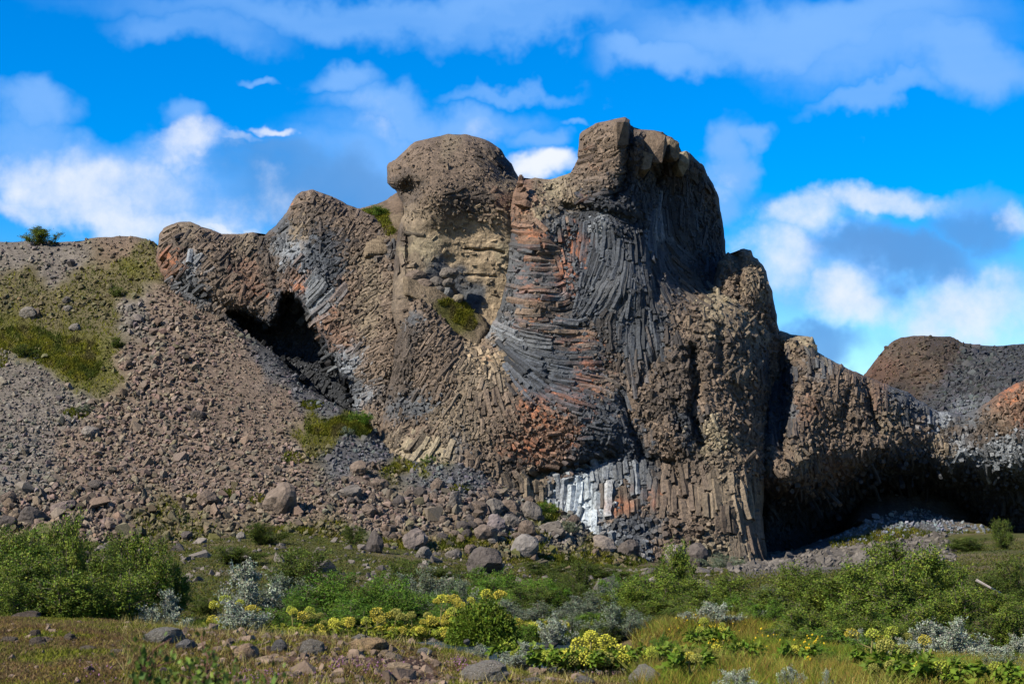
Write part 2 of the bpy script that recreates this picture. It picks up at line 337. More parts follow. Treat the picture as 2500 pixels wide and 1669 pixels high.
STY = dict(  # length, radius (photo px), angle jitter, outward tilt, proud (m), share of seeds kept
    L=((46, 170), (4.2, 6.4), .05, .02, .085, 1.0), A=((50, 135), (5.2, 7.4), .04, .02, .15, 1.0), M=((22, 75), (4.0, 6.2), .12, .05, .10, 1.0), S=((8, 32), (2.2, 6.0), .45, .4, .12, 1.0),
    C=((12, 40), (3.6, 6.6), .3, .2, .12, 1.0), N=((6, 12), (2.2, 3.8), .9, .3, .0, .035), V=((40, 95), (6.4, 9.5), .05, .03, .11, 1.0),
    H=((7, 13), (5.0, 8.0), .5, 1.2, .18, 1.0), F=((12, 38), (2.8, 4.6), .2, .08, .07, .85))
def columns(rel, orange=(), pale=(), n_seed=9000, gap=.82, seed=1, max_n=6000, inside=6.0):
    """prisms of basalt that follow the joint directions of the rock face; returns [(visible size, V, F, C)]"""
    rg = np.random.default_rng(seed); q = 2.0; x0, y0 = rel.x0, rel.y0
    occ = np.zeros((int((rel.gy[-1] - y0) / q) + 4, int((rel.gx[-1] - x0) / q) + 4), bool); out = []
    xs = rg.uniform(rel.gx[0], rel.gx[-1], n_seed); ys = rg.uniform(rel.gy[0], rel.gy[-1], n_seed)
    keep = rel.at(rel.sd, xs, ys) > inside; xs, ys = xs[keep], ys[keep]
    wx = xs + 30 * n2(xs, ys, 50, 2, seed + 50.0); wy = ys + 30 * n2(xs, ys, 50, 2, seed + 60.0)
    near = np.argmin((wx[:, None] - rel.cp[None, :, 0]) ** 2 + (wy[:, None] - rel.cp[None, :, 1]) ** 2, 1)
    order = np.argsort([0 if rel.sty[n] in 'LVA' else 1 if rel.sty[n] in 'MC' else 2 for n in near], kind='stable')
    CA, SA, SD, st_ = np.cos(rel.A), np.sin(rel.A), rel.sd, rel.step; nyy, nxx = SD.shape
    def blocked(x, y):
        i = int((x - x0) / q); j = int((y - y0) / q)
        return i < 0 or j < 0 or j >= occ.shape[0] or i >= occ.shape[1] or occ[j, i]
    longs = [o for o in order if rel.sty[near[o]] in 'LVA']
    for first, o in [(True, o) for o in longs] + [(False, o) for o in order]:
        if len(out) >= max_n: break
        k = near[o]; (l0, l1), (r0, r1), ja, tilt, proud, share = STY[rel.sty[k]]
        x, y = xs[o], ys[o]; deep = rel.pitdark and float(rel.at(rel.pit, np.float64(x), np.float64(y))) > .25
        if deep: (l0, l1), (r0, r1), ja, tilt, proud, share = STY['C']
        if rg.random() > share or (deep and first): continue
        if blocked(x, y): continue
        L = rg.uniform(l0, l1); r = rg.uniform(r0, r1); da = rg.normal(0, ja); st = min(6.0, L / 3); half = []; cd, sda = math.cos(da), math.sin(da)
        for sgn in (1, -1):
            px, py, n, pts, prev = x, y, int(L / 2 / st) + 1, [], None
            for _ in range(n):
                gi = min(nxx - 1, max(0, int((px - x0) / st_ + .5))); gj = min(nyy - 1, max(0, int((py - y0) / st_ + .5))); ca, sa = CA[gj, gi], SA[gj, gi]
                dx, dy = (ca * cd - sa * sda) * sgn, (sa * cd + ca * sda) * sgn
                if prev and dx * prev[0] + dy * prev[1] < 0: dx, dy = -dx, -dy
                prev = (dx, dy); px += dx * st; py += dy * st
                if blocked(px, py) or SD[gj, gi] < inside: break
                pts.append((px, py))
            half.append(pts)
        path = half[1][::-1] + [(x, y)] + half[0]
        if len(path) < 3: continue
        if len(path) * st < l0 * (1.15 if first else .45): continue
        pp = np.array(path); w = max(1, int(round(r * gap / q)))
        for (a, b) in pp:
            i = int((a - x0) / q); j = int((b - y0) / q); occ[max(0, j - w):j + w + 1, max(0, i - w):i + w + 1] = True
        keepi = np.unique(np.linspace(0, len(pp) - 1, max(3, min(9, len(pp) // 3 + 1))).astype(int)); pp = pp[keepi]
        D = rel.at(rel.Ds, pp[:, 0], pp[:, 1]); N = rel.at(rel.Nr, pp[:, 0], pp[:, 1]); N /= np.linalg.norm(N, axis=1)[:, None]
        lift = proud * (rg.random() - .4) * 2.0; m = PX(D.mean()); R = r * m * 1.22
        Wd = P(pp[:, 0], pp[:, 1], D) + N * (lift - .5 * R)
        ln = np.linalg.norm(Wd[-1] - Wd[0])
        if tilt: Wd = Wd + N * (np.linspace(-.5, .5, len(pp)) * rg.normal(0, tilt) * ln)[:, None]
        Wd = Wd + rg.normal(0, .10 * R, Wd.shape); jk = int(rg.integers(1, len(pp))); Wd[jk:] += N[jk:] * rg.normal(0, .22 * R)
        Tn = np.gradient(Wd, axis=0); Tn /= np.linalg.norm(Tn, axis=1)[:, None] + 1e-9
        B = np.cross(Tn, N); B /= np.linalg.norm(B, axis=1)[:, None] + 1e-9; N2 = np.cross(B, Tn)
        ks = int(rg.integers(5, 7)); th = (np.arange(ks) + rg.uniform(-.28, .28, ks)) / ks * 2 * math.pi + rg.uniform(0, 6)
        rr = R * rg.uniform(.85, 1.15, ks); wob = rg.uniform(.9, 1.1, len(pp)); cs = (np.cos(th) * rr)[None, :, None]; sn = (np.sin(th) * rr)[None, :, None]
        ring = Wd[:, None] + wob[:, None, None] * (B[:, None] * cs + N2[:, None] * sn)
        for e, sg in ((0, -1), (-1, 1)):
            ring[e] += Tn[e] * (rg.uniform(-.5, .5) * np.cos(th + rg.uniform(0, 6)) * R)[:, None] * .8
        n = len(pp); V = ring.reshape(-1, 3); ii = np.arange(ks); jj = (ii + 1) % ks; F = []
        for a in range(n - 1):
            F += [np.stack([a * ks + ii, a * ks + jj, (a + 1) * ks + jj], -1), np.stack([a * ks + ii, (a + 1) * ks + jj, (a + 1) * ks + ii], -1)]
        f = np.arange(1, ks - 1); F += [np.stack([0 * f, f + 1, f], -1), np.stack([0 * f, f, f + 1], -1) + (n - 1) * ks]
        gq = V - CAM; fw = gq[:, 1] * math.cos(PITCH) + gq[:, 2] * math.sin(PITCH); uq = gq[:, 2] * math.cos(PITCH) - gq[:, 1] * math.sin(PITCH)
        if rel.at(rel.sd, W0 / 2 + FPX * gq[:, 0] / fw, H0 / 2 - FPX * uq / fw).min() < -3.5: continue      # would stick out of the outline
        mx, my = pp.mean(0); jc = 5 if rel.sty[k] == 'V' else 16; c = rel.color(mx + rg.normal(0, jc), my + rg.normal(0, jc)); c = .6 * c + .4 * rel.colk[k]
        c = PAL['D'] * .55 if deep else c; c = np.broadcast_to(c * rg.uniform(.5, 1.4), V.shape)  # prisms in the pit get the cave's shade painted on, near black
        if len(rel.orange):
            vx = np.repeat(pp[:, 0], ks) + np.tile(th * 2, n); vy = np.repeat(pp[:, 1], ks); w = rel.at(rel.St, vx, vy) * rg.uniform(.25, 1.0) * np.tile(rg.uniform(.5, 1, ks), n)
            c = c + (PAL['O'] * rg.uniform(.65, 1.15) - c) * w[:, None]
        out.append((len(path) * st * r, V, np.concatenate(F), c))
    return out
def chips(rel, n, seed, lo=.05, hi=.15, lift=.03, ymax=1e9):
    """small broken splinters lying on the ledges and in the joints"""
    rg = np.random.default_rng(seed); x = rg.uniform(rel.gx[0], rel.gx[-1], n); y = rg.uniform(rel.gy[0], rel.gy[-1], n); k = (rel.at(rel.sd, x, y) > 8) & (y < ymax + 20 * n2(x, y, 40, 2, 3.0)); x, y = x[k], y[k]
    near = np.argmin((x[:, None] - rel.cp[None, :, 0]) ** 2 + (y[:, None] - rel.cp[None, :, 1]) ** 2, 1); k = np.array([rel.sty[q] not in 'LVA' for q in near]) | (rg.random(len(x)) < .18); x, y = x[k], y[k]; n = len(x)
    C0 = np.array([[a, b, c] for a in (-1, 1) for b in (-1, 1) for c in (-1, 1)], float); F0 = np.array([[0,1,3],[0,3,2],[4,6,7],[4,7,5],[0,4,5],[0,5,1],[2,3,7],[2,7,6],[0,2,6],[0,6,4],[1,5,7],[1,7,3]])
    pos = P(x, y, rel.at(rel.Ds, x, y)) + rel.at(rel.Nr, x, y) * rg.uniform(-.04, lift, n)[:, None]; q = rg.normal(size=(n, 4)); q /= np.linalg.norm(q, axis=1)[:, None]; a, b, c, d = q.T
    R = np.stack([np.stack([1 - 2 * (c * c + d * d), 2 * (b * c - d * a), 2 * (b * d + c * a)], -1), np.stack([2 * (b * c + d * a), 1 - 2 * (b * b + d * d), 2 * (c * d - b * a)], -1), np.stack([2 * (b * d - c * a), 2 * (c * d + b * a), 1 - 2 * (b * b + c * c)], -1)], 1)
    sz = rg.uniform(lo, hi, (n, 1, 1)) * rg.uniform(.5, 1.3, (n, 1, 3)); V = (C0[None] * sz * rg.uniform(.6, 1.1, (n, 8, 1))) @ R.transpose(0, 2, 1) + pos[:, None]
    F = (F0[None] + 8 * np.arange(n)[:, None, None]).reshape(-1, 3); col = rel.color(x + rg.normal(0, 14, n), y + rg.normal(0, 14, n)) * rg.uniform(.55, 1.5, (n, 1))
    return V.reshape(-1, 3), F, np.repeat(col, 8, 0)
def splinters(parent, rel, n, seed, **k):
    V, F, C = chips(rel, n, seed, **k); ob('splinters', mesh('splinters', V - np.array(parent.location), F, C, MAT_COLUMN), parent, kind='stuff')
def attach(parent, cols, name='basalt_column', rest='column_mass', top=300, mat=None):
    mat = mat or MAT_COLUMN; cols = sorted(cols, key=lambda t: -t[0]); inv = parent.matrix_world.inverted() if False else None
    off = np.array(parent.location)
    for k, (sz, V, F, c) in enumerate(cols[:top]):
        o = V.mean(0); ob(name, mesh(name, V - o, F, c, mat), parent, loc=o - off)
    if len(cols) > top:
        b = Bag()
        for (_, V, F, c) in cols[top:]: b.add(V - off, F, c)
        ob(rest, b.mesh(rest, mat), parent, kind='stuff')
def rock_thing(name, rel, label, cat='rock', mat=None):
    e = bpy.data.objects.new(name, None); COLL.objects.link(e); e['label'] = label; e['category'] = cat
    base = P(rel.poly[:, 0].mean(), rel.poly[:, 1].max(), rel.Ds.mean()); e.location = base; e.empty_display_size = 1
    me = rel.body('rock_body', mat or MAT_ROCK); o = ob('rock_body', me, e, loc=-base)
    return e

# ---- the tall front mass with the twisted columns
FRONT_POLY = [(1267,431),(1279,429),(1281,437),(1300,436),(1348,438),(1367,429),(1397,420),(1406,400),(1411,386),(1415,329),(1419,323),(1453,302),(1491,294),(1514,288),(1529,288),(1541,304),(1554,317),
 (1598,319),(1621,321),(1623,333),(1641,336),(1656,344),(1660,367),(1683,373),(1702,390),(1717,405),(1727,425),(1742,449),(1750,467),(1757,497),(1765,547),(1769,585),(1773,618),(1776,680),(1800,720),
 (1850,770),(1885,800),(1902,840),(1898,900),(1884,1000),(1880,1100),(1868,1170),(1862,1260),(1874,1375),(1870,1480),(1250,1480),(1000,1300),(890,1160),(905,1060),(930,980),(955,890),(972,800),(985,730),
 (985,692),(1003,690),(1050,702),(1075,740),(1090,768),(1110,795),(1132,818),(1165,832),(1190,812),(1213,772),(1230,720),(1238,660),(1243,600),(1248,560),(1243,520),(1250,480),(1261,450)]
FRONT_D = [(1270,440,127),(1268,520,126),(1255,600,126),(1300,600,124),(1350,620,124.6),(1350,450,127.5),(1390,450,127),(1310,500,125.8),(1200,840,124),(1240,750,123.6),(1300,750,122.2),(1390,750,123),
 (1425,340,128),(1450,400,126.6),(1505,330,125.4),(1520,420,125.2),(1560,430,127.5),(1590,350,126.6),(1620,380,127.4),(1650,400,129.4),(1700,430,132.5),(1745,500,137),
 (1440,490,125.2),(1470,525,124.2),(1480,580,124.4),(1430,560,125),(1500,700,122.6),(1550,690,123),(1590,600,125.6),(1640,560,129.2),(1700,600,133),(1760,600,138),(1645,670,127),(1710,680,131),(1600,760,122.8),
 (1650,790,122.6),(1690,745,124),(1760,740,126.6),(1800,760,126),(1880,800,129.5),(1600,900,121.2),(1700,880,121.2),(1800,900,122.6),(1850,900,124.5),(1885,900,127.5),
 (1500,900,121.8),(1400,900,121.2),(1300,900,121.4),(1200,900,122.2),(1100,850,123),(1000,760,125),(1000,900,123.4),(955,930,125),(920,1050,124.6),
 (1100,1050,120.2),(1250,1050,119.2),(1400,1050,118.8),(1500,1060,119.2),(1560,1060,120.4),(1620,1050,119.4),(1700,1050,119.3),(1800,1050,120.2),(1860,1050,123),
 (1300,1130,119.2),(1450,1110,119.2),(1440,1165,119.5),(1560,1150,119.8),(1700,1150,119.2),(1830,1150,119.6),(1370,1200,119.4),(1500,1230,118.6),(1620,1230,118.0),(1720,1230,117.8),(1800,1230,118),(1855,1230,119.5),
 (1400,1330,117.5),(1600,1360,116.5),(1750,1370,116.6),(1850,1360,117),(1300,1480,115),(1860,1480,115),(1000,1150,119.5),(1000,1300,117),(1200,1200,118.6)]
FRONT_CTRL = [ # px, py, joint direction (degrees, image), style, colour
 (1273,450,5,'M','R'),(1275,500,60,'N','R'),(1280,545,-10,'C','R'),(1320,460,70,'N','E'),(1360,455,70,'N','Y'),(1390,470,70,'F','E'),(1310,520,85,'F','Y'),(1330,560,75,'F','G'),(1350,500,85,'N','E'),
 (1260,560,40,'C','N'),(1255,640,30,'C','G'),(1245,700,20,'C','G'),(1300,570,2,'A','R'),(1285,555,0,'A','R'),(1320,575,6,'A','B'),(1285,620,0,'A','G'),(1330,620,2,'A','B'),(1335,660,0,'A','G'),(1280,660,0,'A','G'),(1275,730,6,'A','G'),(1335,735,2,'A','B'),(1345,700,0,'A','G'),(1310,600,0,'A','B'),(1310,640,0,'A','G'),(1300,690,0,'A','G'),(1310,720,2,'A','B'),(1290,760,4,'A','B'),(1350,760,4,'A','B'),(1370,800,6,'A','G'),
 (1230,800,22,'M','P'),(1225,760,20,'C','G'),(1280,820,14,'L','G'),(1340,830,6,'L','G'),(1400,830,0,'L','B'),(1440,840,-6,'L','G'),(1250,870,36,'L','N'),(1320,880,14,'L','N'),(1390,880,0,'L','N'),(1440,890,-6,'M','G'),
 (1275,930,50,'L','N'),(1320,940,40,'L','N'),(1370,940,12,'L','N'),(1430,930,8,'L','G'),(1470,940,18,'M','B'),(1490,1000,40,'M','N'),(1440,990,10,'C','N'),(1380,990,24,'C','G'),
 (1370,560,78,'C','G'),(1380,640,85,'C','G'),(1390,700,100,'C','G'),(1410,740,110,'C','N'),
 (1430,560,92,'M','N'),(1430,610,98,'L','N'),(1460,570,88,'M','P'),(1480,600,98,'L','N'),(1450,660,108,'L','N'),(1490,650,112,'L','N'),(1480,700,128,'L','G'),(1500,740,120,'L','G'),(1470,760,135,'L','N'),(1520,640,98,'L','N'),
 (1530,700,102,'L','N'),(1530,770,104,'L','N'),(1550,640,90,'L','N'),(1570,700,86,'L','D'),(1590,640,92,'L','N'),(1590,740,80,'L','N'),(1530,830,98,'L','N'),(1560,860,90,'L','N'),(1590,820,80,'L','N'),(1620,800,72,'M','D'),(1560,780,92,'L','N'),
 (1500,820,95,'M','N'),(1470,810,60,'S','K'),(1500,870,80,'S','K'),(1430,500,-10,'C','D'),(1480,510,20,'C','D'),(1540,540,30,'S','D'),(1570,560,100,'C','D'),(1540,590,80,'S','D'),
 (1440,330,-30,'M','B'),(1440,370,-14,'M','B'),(1450,410,-10,'M','B'),(1460,450,-14,'M','K'),(1500,320,-35,'M','B'),(1505,360,-30,'M','B'),(1500,410,-8,'M','B'),(1500,450,-10,'C','D'),(1540,360,90,'C','D'),(1545,430,95,'C','D'),
 (1570,350,80,'N','B'),(1600,360,100,'N','E'),(1570,400,80,'C','K'),(1615,350,95,'N','B'),(1640,360,70,'N','B'),(1640,400,110,'C','K'),(1610,430,90,'C','D'),(1680,400,60,'S','K'),(1715,440,70,'C','D'),(1740,480,80,'S','K'),(1735,540,85,'C','D'),(1755,560,85,'C','D'),
 (1600,500,95,'M','D'),(1650,470,100,'M','D'),(1690,520,95,'M','D'),(1640,540,80,'L','D'),(1615,560,95,'L','P'),(1640,590,45,'L','D'),(1665,640,32,'L','G'),(1690,650,30,'M','D'),(1640,690,48,'L','D'),(1680,690,38,'L','K'),(1610,660,70,'L','D'),(1710,600,90,'M','D'),(1740,660,90,'M','D'),
 (1620,740,60,'M','K'),(1660,740,40,'C','K'),(1700,750,20,'S','B'),(1740,740,40,'S','Y'),(1680,800,80,'S','B'),(1740,800,70,'S','E'),(1800,770,80,'S','E'),(1860,800,80,'S','E'),(1780,830,75,'S','K'),(1640,860,85,'S','K'),(1620,920,85,'S','K'),
 (1700,870,85,'S','K'),(1760,880,-40,'C','B'),(1810,880,-35,'C','E'),(1850,880,80,'S','K'),(1880,900,85,'M','D'),(1580,930,88,'S','B'),(1600,980,85,'S','K'),(1660,960,88,'S','K'),(1720,960,80,'S','B'),(1780,960,60,'S','B'),(1840,960,80,'S','B'),(1870,1000,88,'S','K'),
 (1560,1010,85,'S','B'),(1620,1060,88,'S','B'),(1680,1040,85,'S','D'),(1740,1080,15,'C','Y'),(1770,1110,20,'C','E'),(1800,1040,70,'S','B'),(1850,1060,85,'S','B'),(1700,1110,88,'S','K'),(1830,1110,85,'S','B'),(1640,1120,88,'S','B'),
 (1190,850,60,'S','B'),(1200,880,50,'C','T'),(1165,850,80,'F','T'),(1100,830,140,'F','B'),(1060,780,140,'F','B'),(1020,730,60,'N','B'),(1010,770,80,'N','G'),(1000,830,120,'F','K'),(1050,860,128,'M','B'),(1100,880,130,'M','B'),(1145,900,112,'M','E'),(1185,920,96,'M','E'),
 (1220,930,70,'M','E'),(1250,960,55,'M','B'),(1000,900,120,'F','K'),(970,950,110,'N','K'),(975,1010,105,'N','G'),(1040,930,120,'M','B'),(1030,990,115,'N','G'),(1090,950,118,'M','B'),(1080,1020,112,'F','E'),(1130,980,100,'M','E'),(1180,980,92,'M','B'),(1230,1000,80,'M','B'),
 (965,1082,115,'M','E'),(1000,1090,125,'V','Y'),(1060,1100,130,'V','Y'),(960,1040,115,'F','B'),(1000,1050,120,'F','B'),(1050,1060,125,'F','B'),(1090,1080,118,'F','E'),(920,1040,110,'N','B'),(1110,1080,110,'F','G'),(1150,1060,100,'F','E'),(1200,1060,90,'F','B'),(1160,1120,95,'C','B'),(1250,1050,60,'S','B'),(1290,990,40,'S','R'),(1330,1020,30,'S','R'),(1300,1080,50,'S','R'),
 (1390,1040,-20,'S','R'),(1360,1090,20,'S','R'),(1440,1040,20,'C','G'),(1480,1060,15,'C','N'),(1520,1040,80,'S','N'),(1430,1090,15,'C','N'),(1480,1110,10,'C','D'),(1540,1090,85,'S','N'),(1280,1140,40,'S','K'),(1350,1140,20,'S','R'),(1420,1135,10,'S','D'),(1540,1120,85,'M','D'),(1590,1120,85,'M','D'),
 (1320,1200,95,'V','E'),(1290,1220,95,'V','E'),(1370,1210,93,'V','P'),(1410,1190,92,'V','W'),(1450,1190,92,'V','P'),(1500,1180,90,'V','P'),(1540,1180,88,'V','P'),(1400,1240,95,'V','W'),(1440,1260,97,'V','W'),(1500,1225,90,'V','B'),(1540,1210,88,'V','B'),(1480,1262,92,'H','B'),(1520,1250,92,'H','G'),(1580,1245,90,'H','B'),(1650,1262,90,'H','B'),(1700,1270,90,'H','B'),(1740,1290,88,'H','E'),(1780,1320,86,'H','E'),(1460,1290,90,'H','P'),(1580,1200,88,'V','G'),
 (1620,1200,86,'V','B'),(1660,1220,86,'V','B'),(1700,1220,84,'V','B'),(1740,1230,84,'V','E'),(1780,1230,84,'V','E'),(1820,1250,82,'V','E'),(1850,1280,78,'V','B'),(1862,1340,70,'V','B'),(1520,1280,90,'H','G'),(1560,1260,90,'H','N'),(1600,1280,90,'H','G'),(1640,1290,90,'H','B'),(1700,1300,90,'H','B'),
 (1760,1270,86,'V','B'),(1540,1320,90,'H','N'),(1500,1330,90,'H','P'),(1560,1360,90,'H','P'),(1620,1340,90,'H','B'),(1680,1350,90,'H','B'),(1740,1360,90,'H','Y'),(1800,1330,82,'V','E'),(1440,1310,95,'H','W'),(1420,1270,96,'V','W'),(1450,1285,96,'V','W'),(1395,1275,96,'V','P'),(1480,1150,90,'V','P'),(1460,1230,94,'V','W'),(1820,1370,80,'H','Y')]
FRONT_OR = [(1310,580,60,40,.62,'O'),(1315,650,60,50,.5,'O'),(1310,720,70,40,.6,'O'),(1310,790,100,30,.5,'O'),(1400,560,40,40,.4,'O'),(1410,600,35,50,0.87,'O'),(1390,680,30,60,0.72,'O'),(1420,830,60,30,0.65,'O'),(1270,890,50,40,.15,'O'),(1450,920,60,60,0.65,'O'),
 (1400,980,110,50,0.58,'O'),(1330,1010,90,60,.65,'O'),(1300,1090,90,70,.6,'O'),(1400,1060,60,70,.55,'O'),(1200,860,40,50,.4,'O'),(1460,400,60,60,.35,'O'),(1500,440,60,40,.3,'O'),(1430,490,40,25,.4,'O'),(1590,1220,60,40,.5,'O'),(1520,1235,50,25,.7,'O'),(1620,1010,60,60,.12,'O'),(1720,1020,60,40,.1,'O'),(1280,500,40,60,.5,'R')]
front = Relief(FRONT_POLY, FRONT_D, FRONT_CTRL, roll=3.2, R=60, T=9, amp=2.6, seed=11.0, orange=FRONT_OR, grooves=[
  ([(1538,300),(1536,380),(1525,450),(1500,480)], 11, 1.5),([(1380,508),(1430,512),(1480,520),(1560,545)], 13, .9),([(1575,330),(1585,380),(1600,440)], 9, .8),([(1622,330),(1618,400),(1605,450)], 9, 1.0),
  ([(1580,560),(1600,640),(1605,720)], 12, .6),([(1630,430),(1640,560),(1700,700)], 40, 2.0),([(1700,450),(1730,560),(1745,690)], 30, 1.5),([(1340,905),(1335,950),(1300,1000)], 7, .4),([(1370,680),(1365,760)],6,.3),
  ([(1500,1110),(1450,1132),(1380,1146),(1300,1160)], 9, 1.0),([(1560,1080),(1570,1120),(1640,1135)], 12, .9),([(1690,860),(1700,930),(1690,1010),(1712,1080)], 16, 1.5),([(1650,980),(1660,1050)], 12, .8),([(1760,800),(1755,900)], 10, .6),
  ([(1790,940),(1820,1010)], 10, .6),([(1600,870),(1570,930)], 10, .5),([(1000,800),(975,950),(950,1040)], 18, -.6),([(1885,850),(1880,1100)], 14, 2.0),([(1520,960),(1545,1060)], 10, .8)])
tower = rock_thing('rock_tower', front, 'tallest rock mass, a dark tower of twisted basalt columns streaked with orange', 'rock')
front_cols = columns(front, FRONT_OR, n_seed=52000, seed=3, max_n=7000)
attach(tower, front_cols); splinters(tower, front, 22000, 301)

# ---- the rounded dome with the tan wall
DOME_POLY = [(944,406),(948,399),(965,389),(992,364),(1011,347),(1053,337),(1091,327),(1137,328),(1168,335),(1195,345),(1221,362),(1233,380),(1248,399),(1260,422),(1275,445),(1300,480),(1300,900),(1000,900),(955,760),(962,650),(972,560),(986,522),(984,500),(976,482),(966,465),(955,458),(946,448)]
DOME_D = [(950,420,131),(1000,380,130.5),(1100,350,131.5),(1100,420,128.8),(1200,380,131),(1240,420,131.5),(1050,470,127.4),(1150,480,128),(1220,480,128.6),(1000,545,128.4),(1050,560,128.2),(1150,560,128.4),(1225,560,128.4),(1240,620,128.6),
 (990,640,128),(1080,640,128.7),(1150,640,128.7),(1210,660,128.5),(1170,720,128.9),(1100,720,128.9),(1050,700,127.6),(1120,780,127.6),(1000,700,126.4),(1180,800,127.8),(1200,860,127),(960,600,128.5),(1010,480,129),(1280,600,129),(1290,850,129)]
DOME_CTRL = [(960,410,0,'N','B'),(1000,380,0,'N','B'),(1050,360,0,'N','B'),(1100,345,0,'N','E'),(1150,350,0,'N','B'),(1200,370,60,'F','K'),(1230,400,60,'F','D'),(1050,420,0,'N','B'),(1120,420,0,'N','B'),(1180,440,0,'N','B'),(1240,440,0,'N','E'),(1000,450,0,'N','K'),
 (1060,480,0,'N','B'),(1130,490,0,'S','K'),(1180,500,0,'S','K'),(1230,500,0,'N','R'),(1000,530,0,'N','E'),(1050,530,0,'N','E'),(1100,530,0,'N','B'),(1080,560,0,'N','T'),(1150,560,0,'N','T'),(1200,560,0,'N','T'),(1000,600,0,'N','Y'),(1050,610,0,'N','Y'),(1130,610,0,'N','T'),(1190,600,0,'N','T'),(1235,560,0,'N','T'),
 (980,580,90,'M','K'),(975,640,90,'M','K'),(1000,650,0,'N','E'),(1070,650,0,'N','G'),(1110,630,0,'N','T'),(1160,650,0,'N','T'),(1215,660,0,'N','T'),(1200,640,0,'N','T'),(1140,700,0,'N','G'),(1150,740,0,'N','N'),(1165,780,0,'N','N'),(1130,690,0,'N','N'),(1200,720,0,'N','T'),(1195,770,0,'N','T'),(1230,620,0,'N','Y'),(1050,720,0,'N','B'),(1130,790,0,'N','E')]
dome = Relief(DOME_POLY, DOME_D, DOME_CTRL, roll=3.5, R=75, T=9, amp=1.6, bump=(.4, .15, .06), seed=23.0,
  pits=[([(966,468),(977,442),(1004,433),(1034,440),(1040,468),(1016,496),(990,526),(978,500)], 34, 1.6)], grooves=[([(1132,606),(1170,612),(1200,608),(1230,618)], 3.0, .4),([(1140,672),(1210,675)],3,.2),([(990,520),(996,600),(1000,680)], 7, .8),([(1165,340),(1180,380),(1235,420)], 12, .5)])
dome_o = rock_thing('rock_dome', dome, 'rounded brown conglomerate dome with a beak-like overhang above a tan wall')
dome_cols = columns(dome, [(1240,500,40,60,.3,'R')], n_seed=9000, seed=5, max_n=500)
attach(dome_o, dome_cols, 'embedded_stone', 'stone_crust', 120, MAT_ROCK); splinters(dome_o, dome, 5000, 302, lo=.03, hi=.10, lift=.02, ymax=535)

# ---- the spur on the left with the cave
LEFT_POLY = [(380,640),(385,600),(388,570),(400,555),(430,542),(465,540),(500,556),(545,572),(590,570),(620,568),(645,577),(655,565),(680,545),(700,515),(720,480),(735,468),(765,463),(800,475),(840,495),(880,511),(905,524),(935,548),(968,566),(990,600),(1000,760),(975,900),(945,1000),(930,1100),(960,1250),(760,1180),(600,960),(500,830),(420,740)]
LEFT_D = [(395,600,140),(450,556,139.5),(430,620,138),(550,600,138.2),(650,600,138.6),(500,690,136.6),(600,730,135.6),(660,690,136),(720,500,137.5),(760,480,137.5),(750,600,134.6),(700,640,135),(850,600,133.8),(900,560,135),(960,600,133),(900,750,130.6),(970,760,128.6),
 (850,800,131),(900,900,128),(880,960,128),(940,900,126.6),(920,1010,125.4),(900,1120,123),(700,1000,131),(600,850,135.4),(700,1150,126),(480,780,138),(420,700,139)]
LEFT_CTRL = [(410,570,-30,'M','B'),(450,555,-20,'N','E'),(500,590,-52,'F','B'),(550,590,-52,'F','B'),(600,590,-45,'F','E'),(640,590,-40,'C','K'),(430,600,-45,'C','K'),(410,630,-50,'M','R'),(430,650,-40,'M','R'),(470,640,-50,'C','P'),(500,630,-55,'M','B'),(450,690,-45,'C','G'),(520,680,-40,'S','B'),(490,710,-40,'C','G'),(560,660,-40,'S','K'),
 (600,660,-30,'S','R'),(560,700,-40,'C','B'),(610,710,-30,'C','R'),(640,740,-30,'C','B'),(660,660,-60,'S','K'),(640,620,-60,'S','K'),(690,560,-65,'C','G'),(700,600,-70,'C','P'),(720,560,-70,'C','E'),(720,500,-60,'C','B'),(760,480,-50,'C','B'),(800,500,-50,'F','B'),(760,540,-60,'S','K'),(770,600,-60,'S','N'),(800,580,-60,'S','D'),(760,640,-60,'S','N'),
 (730,690,-40,'M','R'),(750,700,-40,'V','P'),(780,750,-40,'V','P'),(800,690,-60,'S','N'),(820,640,-50,'S','N'),(840,700,-50,'S','R'),(800,780,-35,'C','R'),(830,830,-35,'C','R'),(845,880,-35,'S','P'),(865,930,-35,'S','G'),(880,970,-30,'S','P'),(820,870,-30,'C','G'),(850,760,-40,'S','B'),(870,620,-50,'F','B'),(840,540,-52,'F','B'),(880,560,-52,'F','B'),
 (920,580,-50,'F','B'),(860,680,-45,'F','B'),(900,660,-38,'F','E'),(940,660,-35,'F','B'),(910,720,-30,'F','E'),(950,740,-28,'F','B'),(900,790,-28,'F','E'),(940,800,-26,'F','B'),(890,850,-24,'F','B'),(930,870,-24,'F','B'),(900,920,-24,'F','B'),(900,1000,-40,'N','B'),(905,1050,-60,'N','E'),
 (700,780,-60,'S','D'),(730,850,-60,'S','D'),(790,900,-60,'S','D'),(620,790,-60,'N','D'),(690,730,-60,'N','D'),(840,960,-60,'N','D'),(760,820,-60,'S','D'),(970,620,90,'C','G'),(975,680,90,'C','E')]
LEFT_OR = [(415,640,40,40,.6,'O'),(440,670,50,40,.3,'O'),(600,650,60,40,.35,'O'),(620,710,60,40,.5,'O'),(725,510,30,40,.4,'O'),(735,690,30,40,.55,'O'),(815,780,50,60,.4,'O'),(835,850,30,60,.4,'O'),(840,720,50,60,.3,'O'),(860,930,30,60,.2,'O'),(790,650,60,60,.1,'O')]
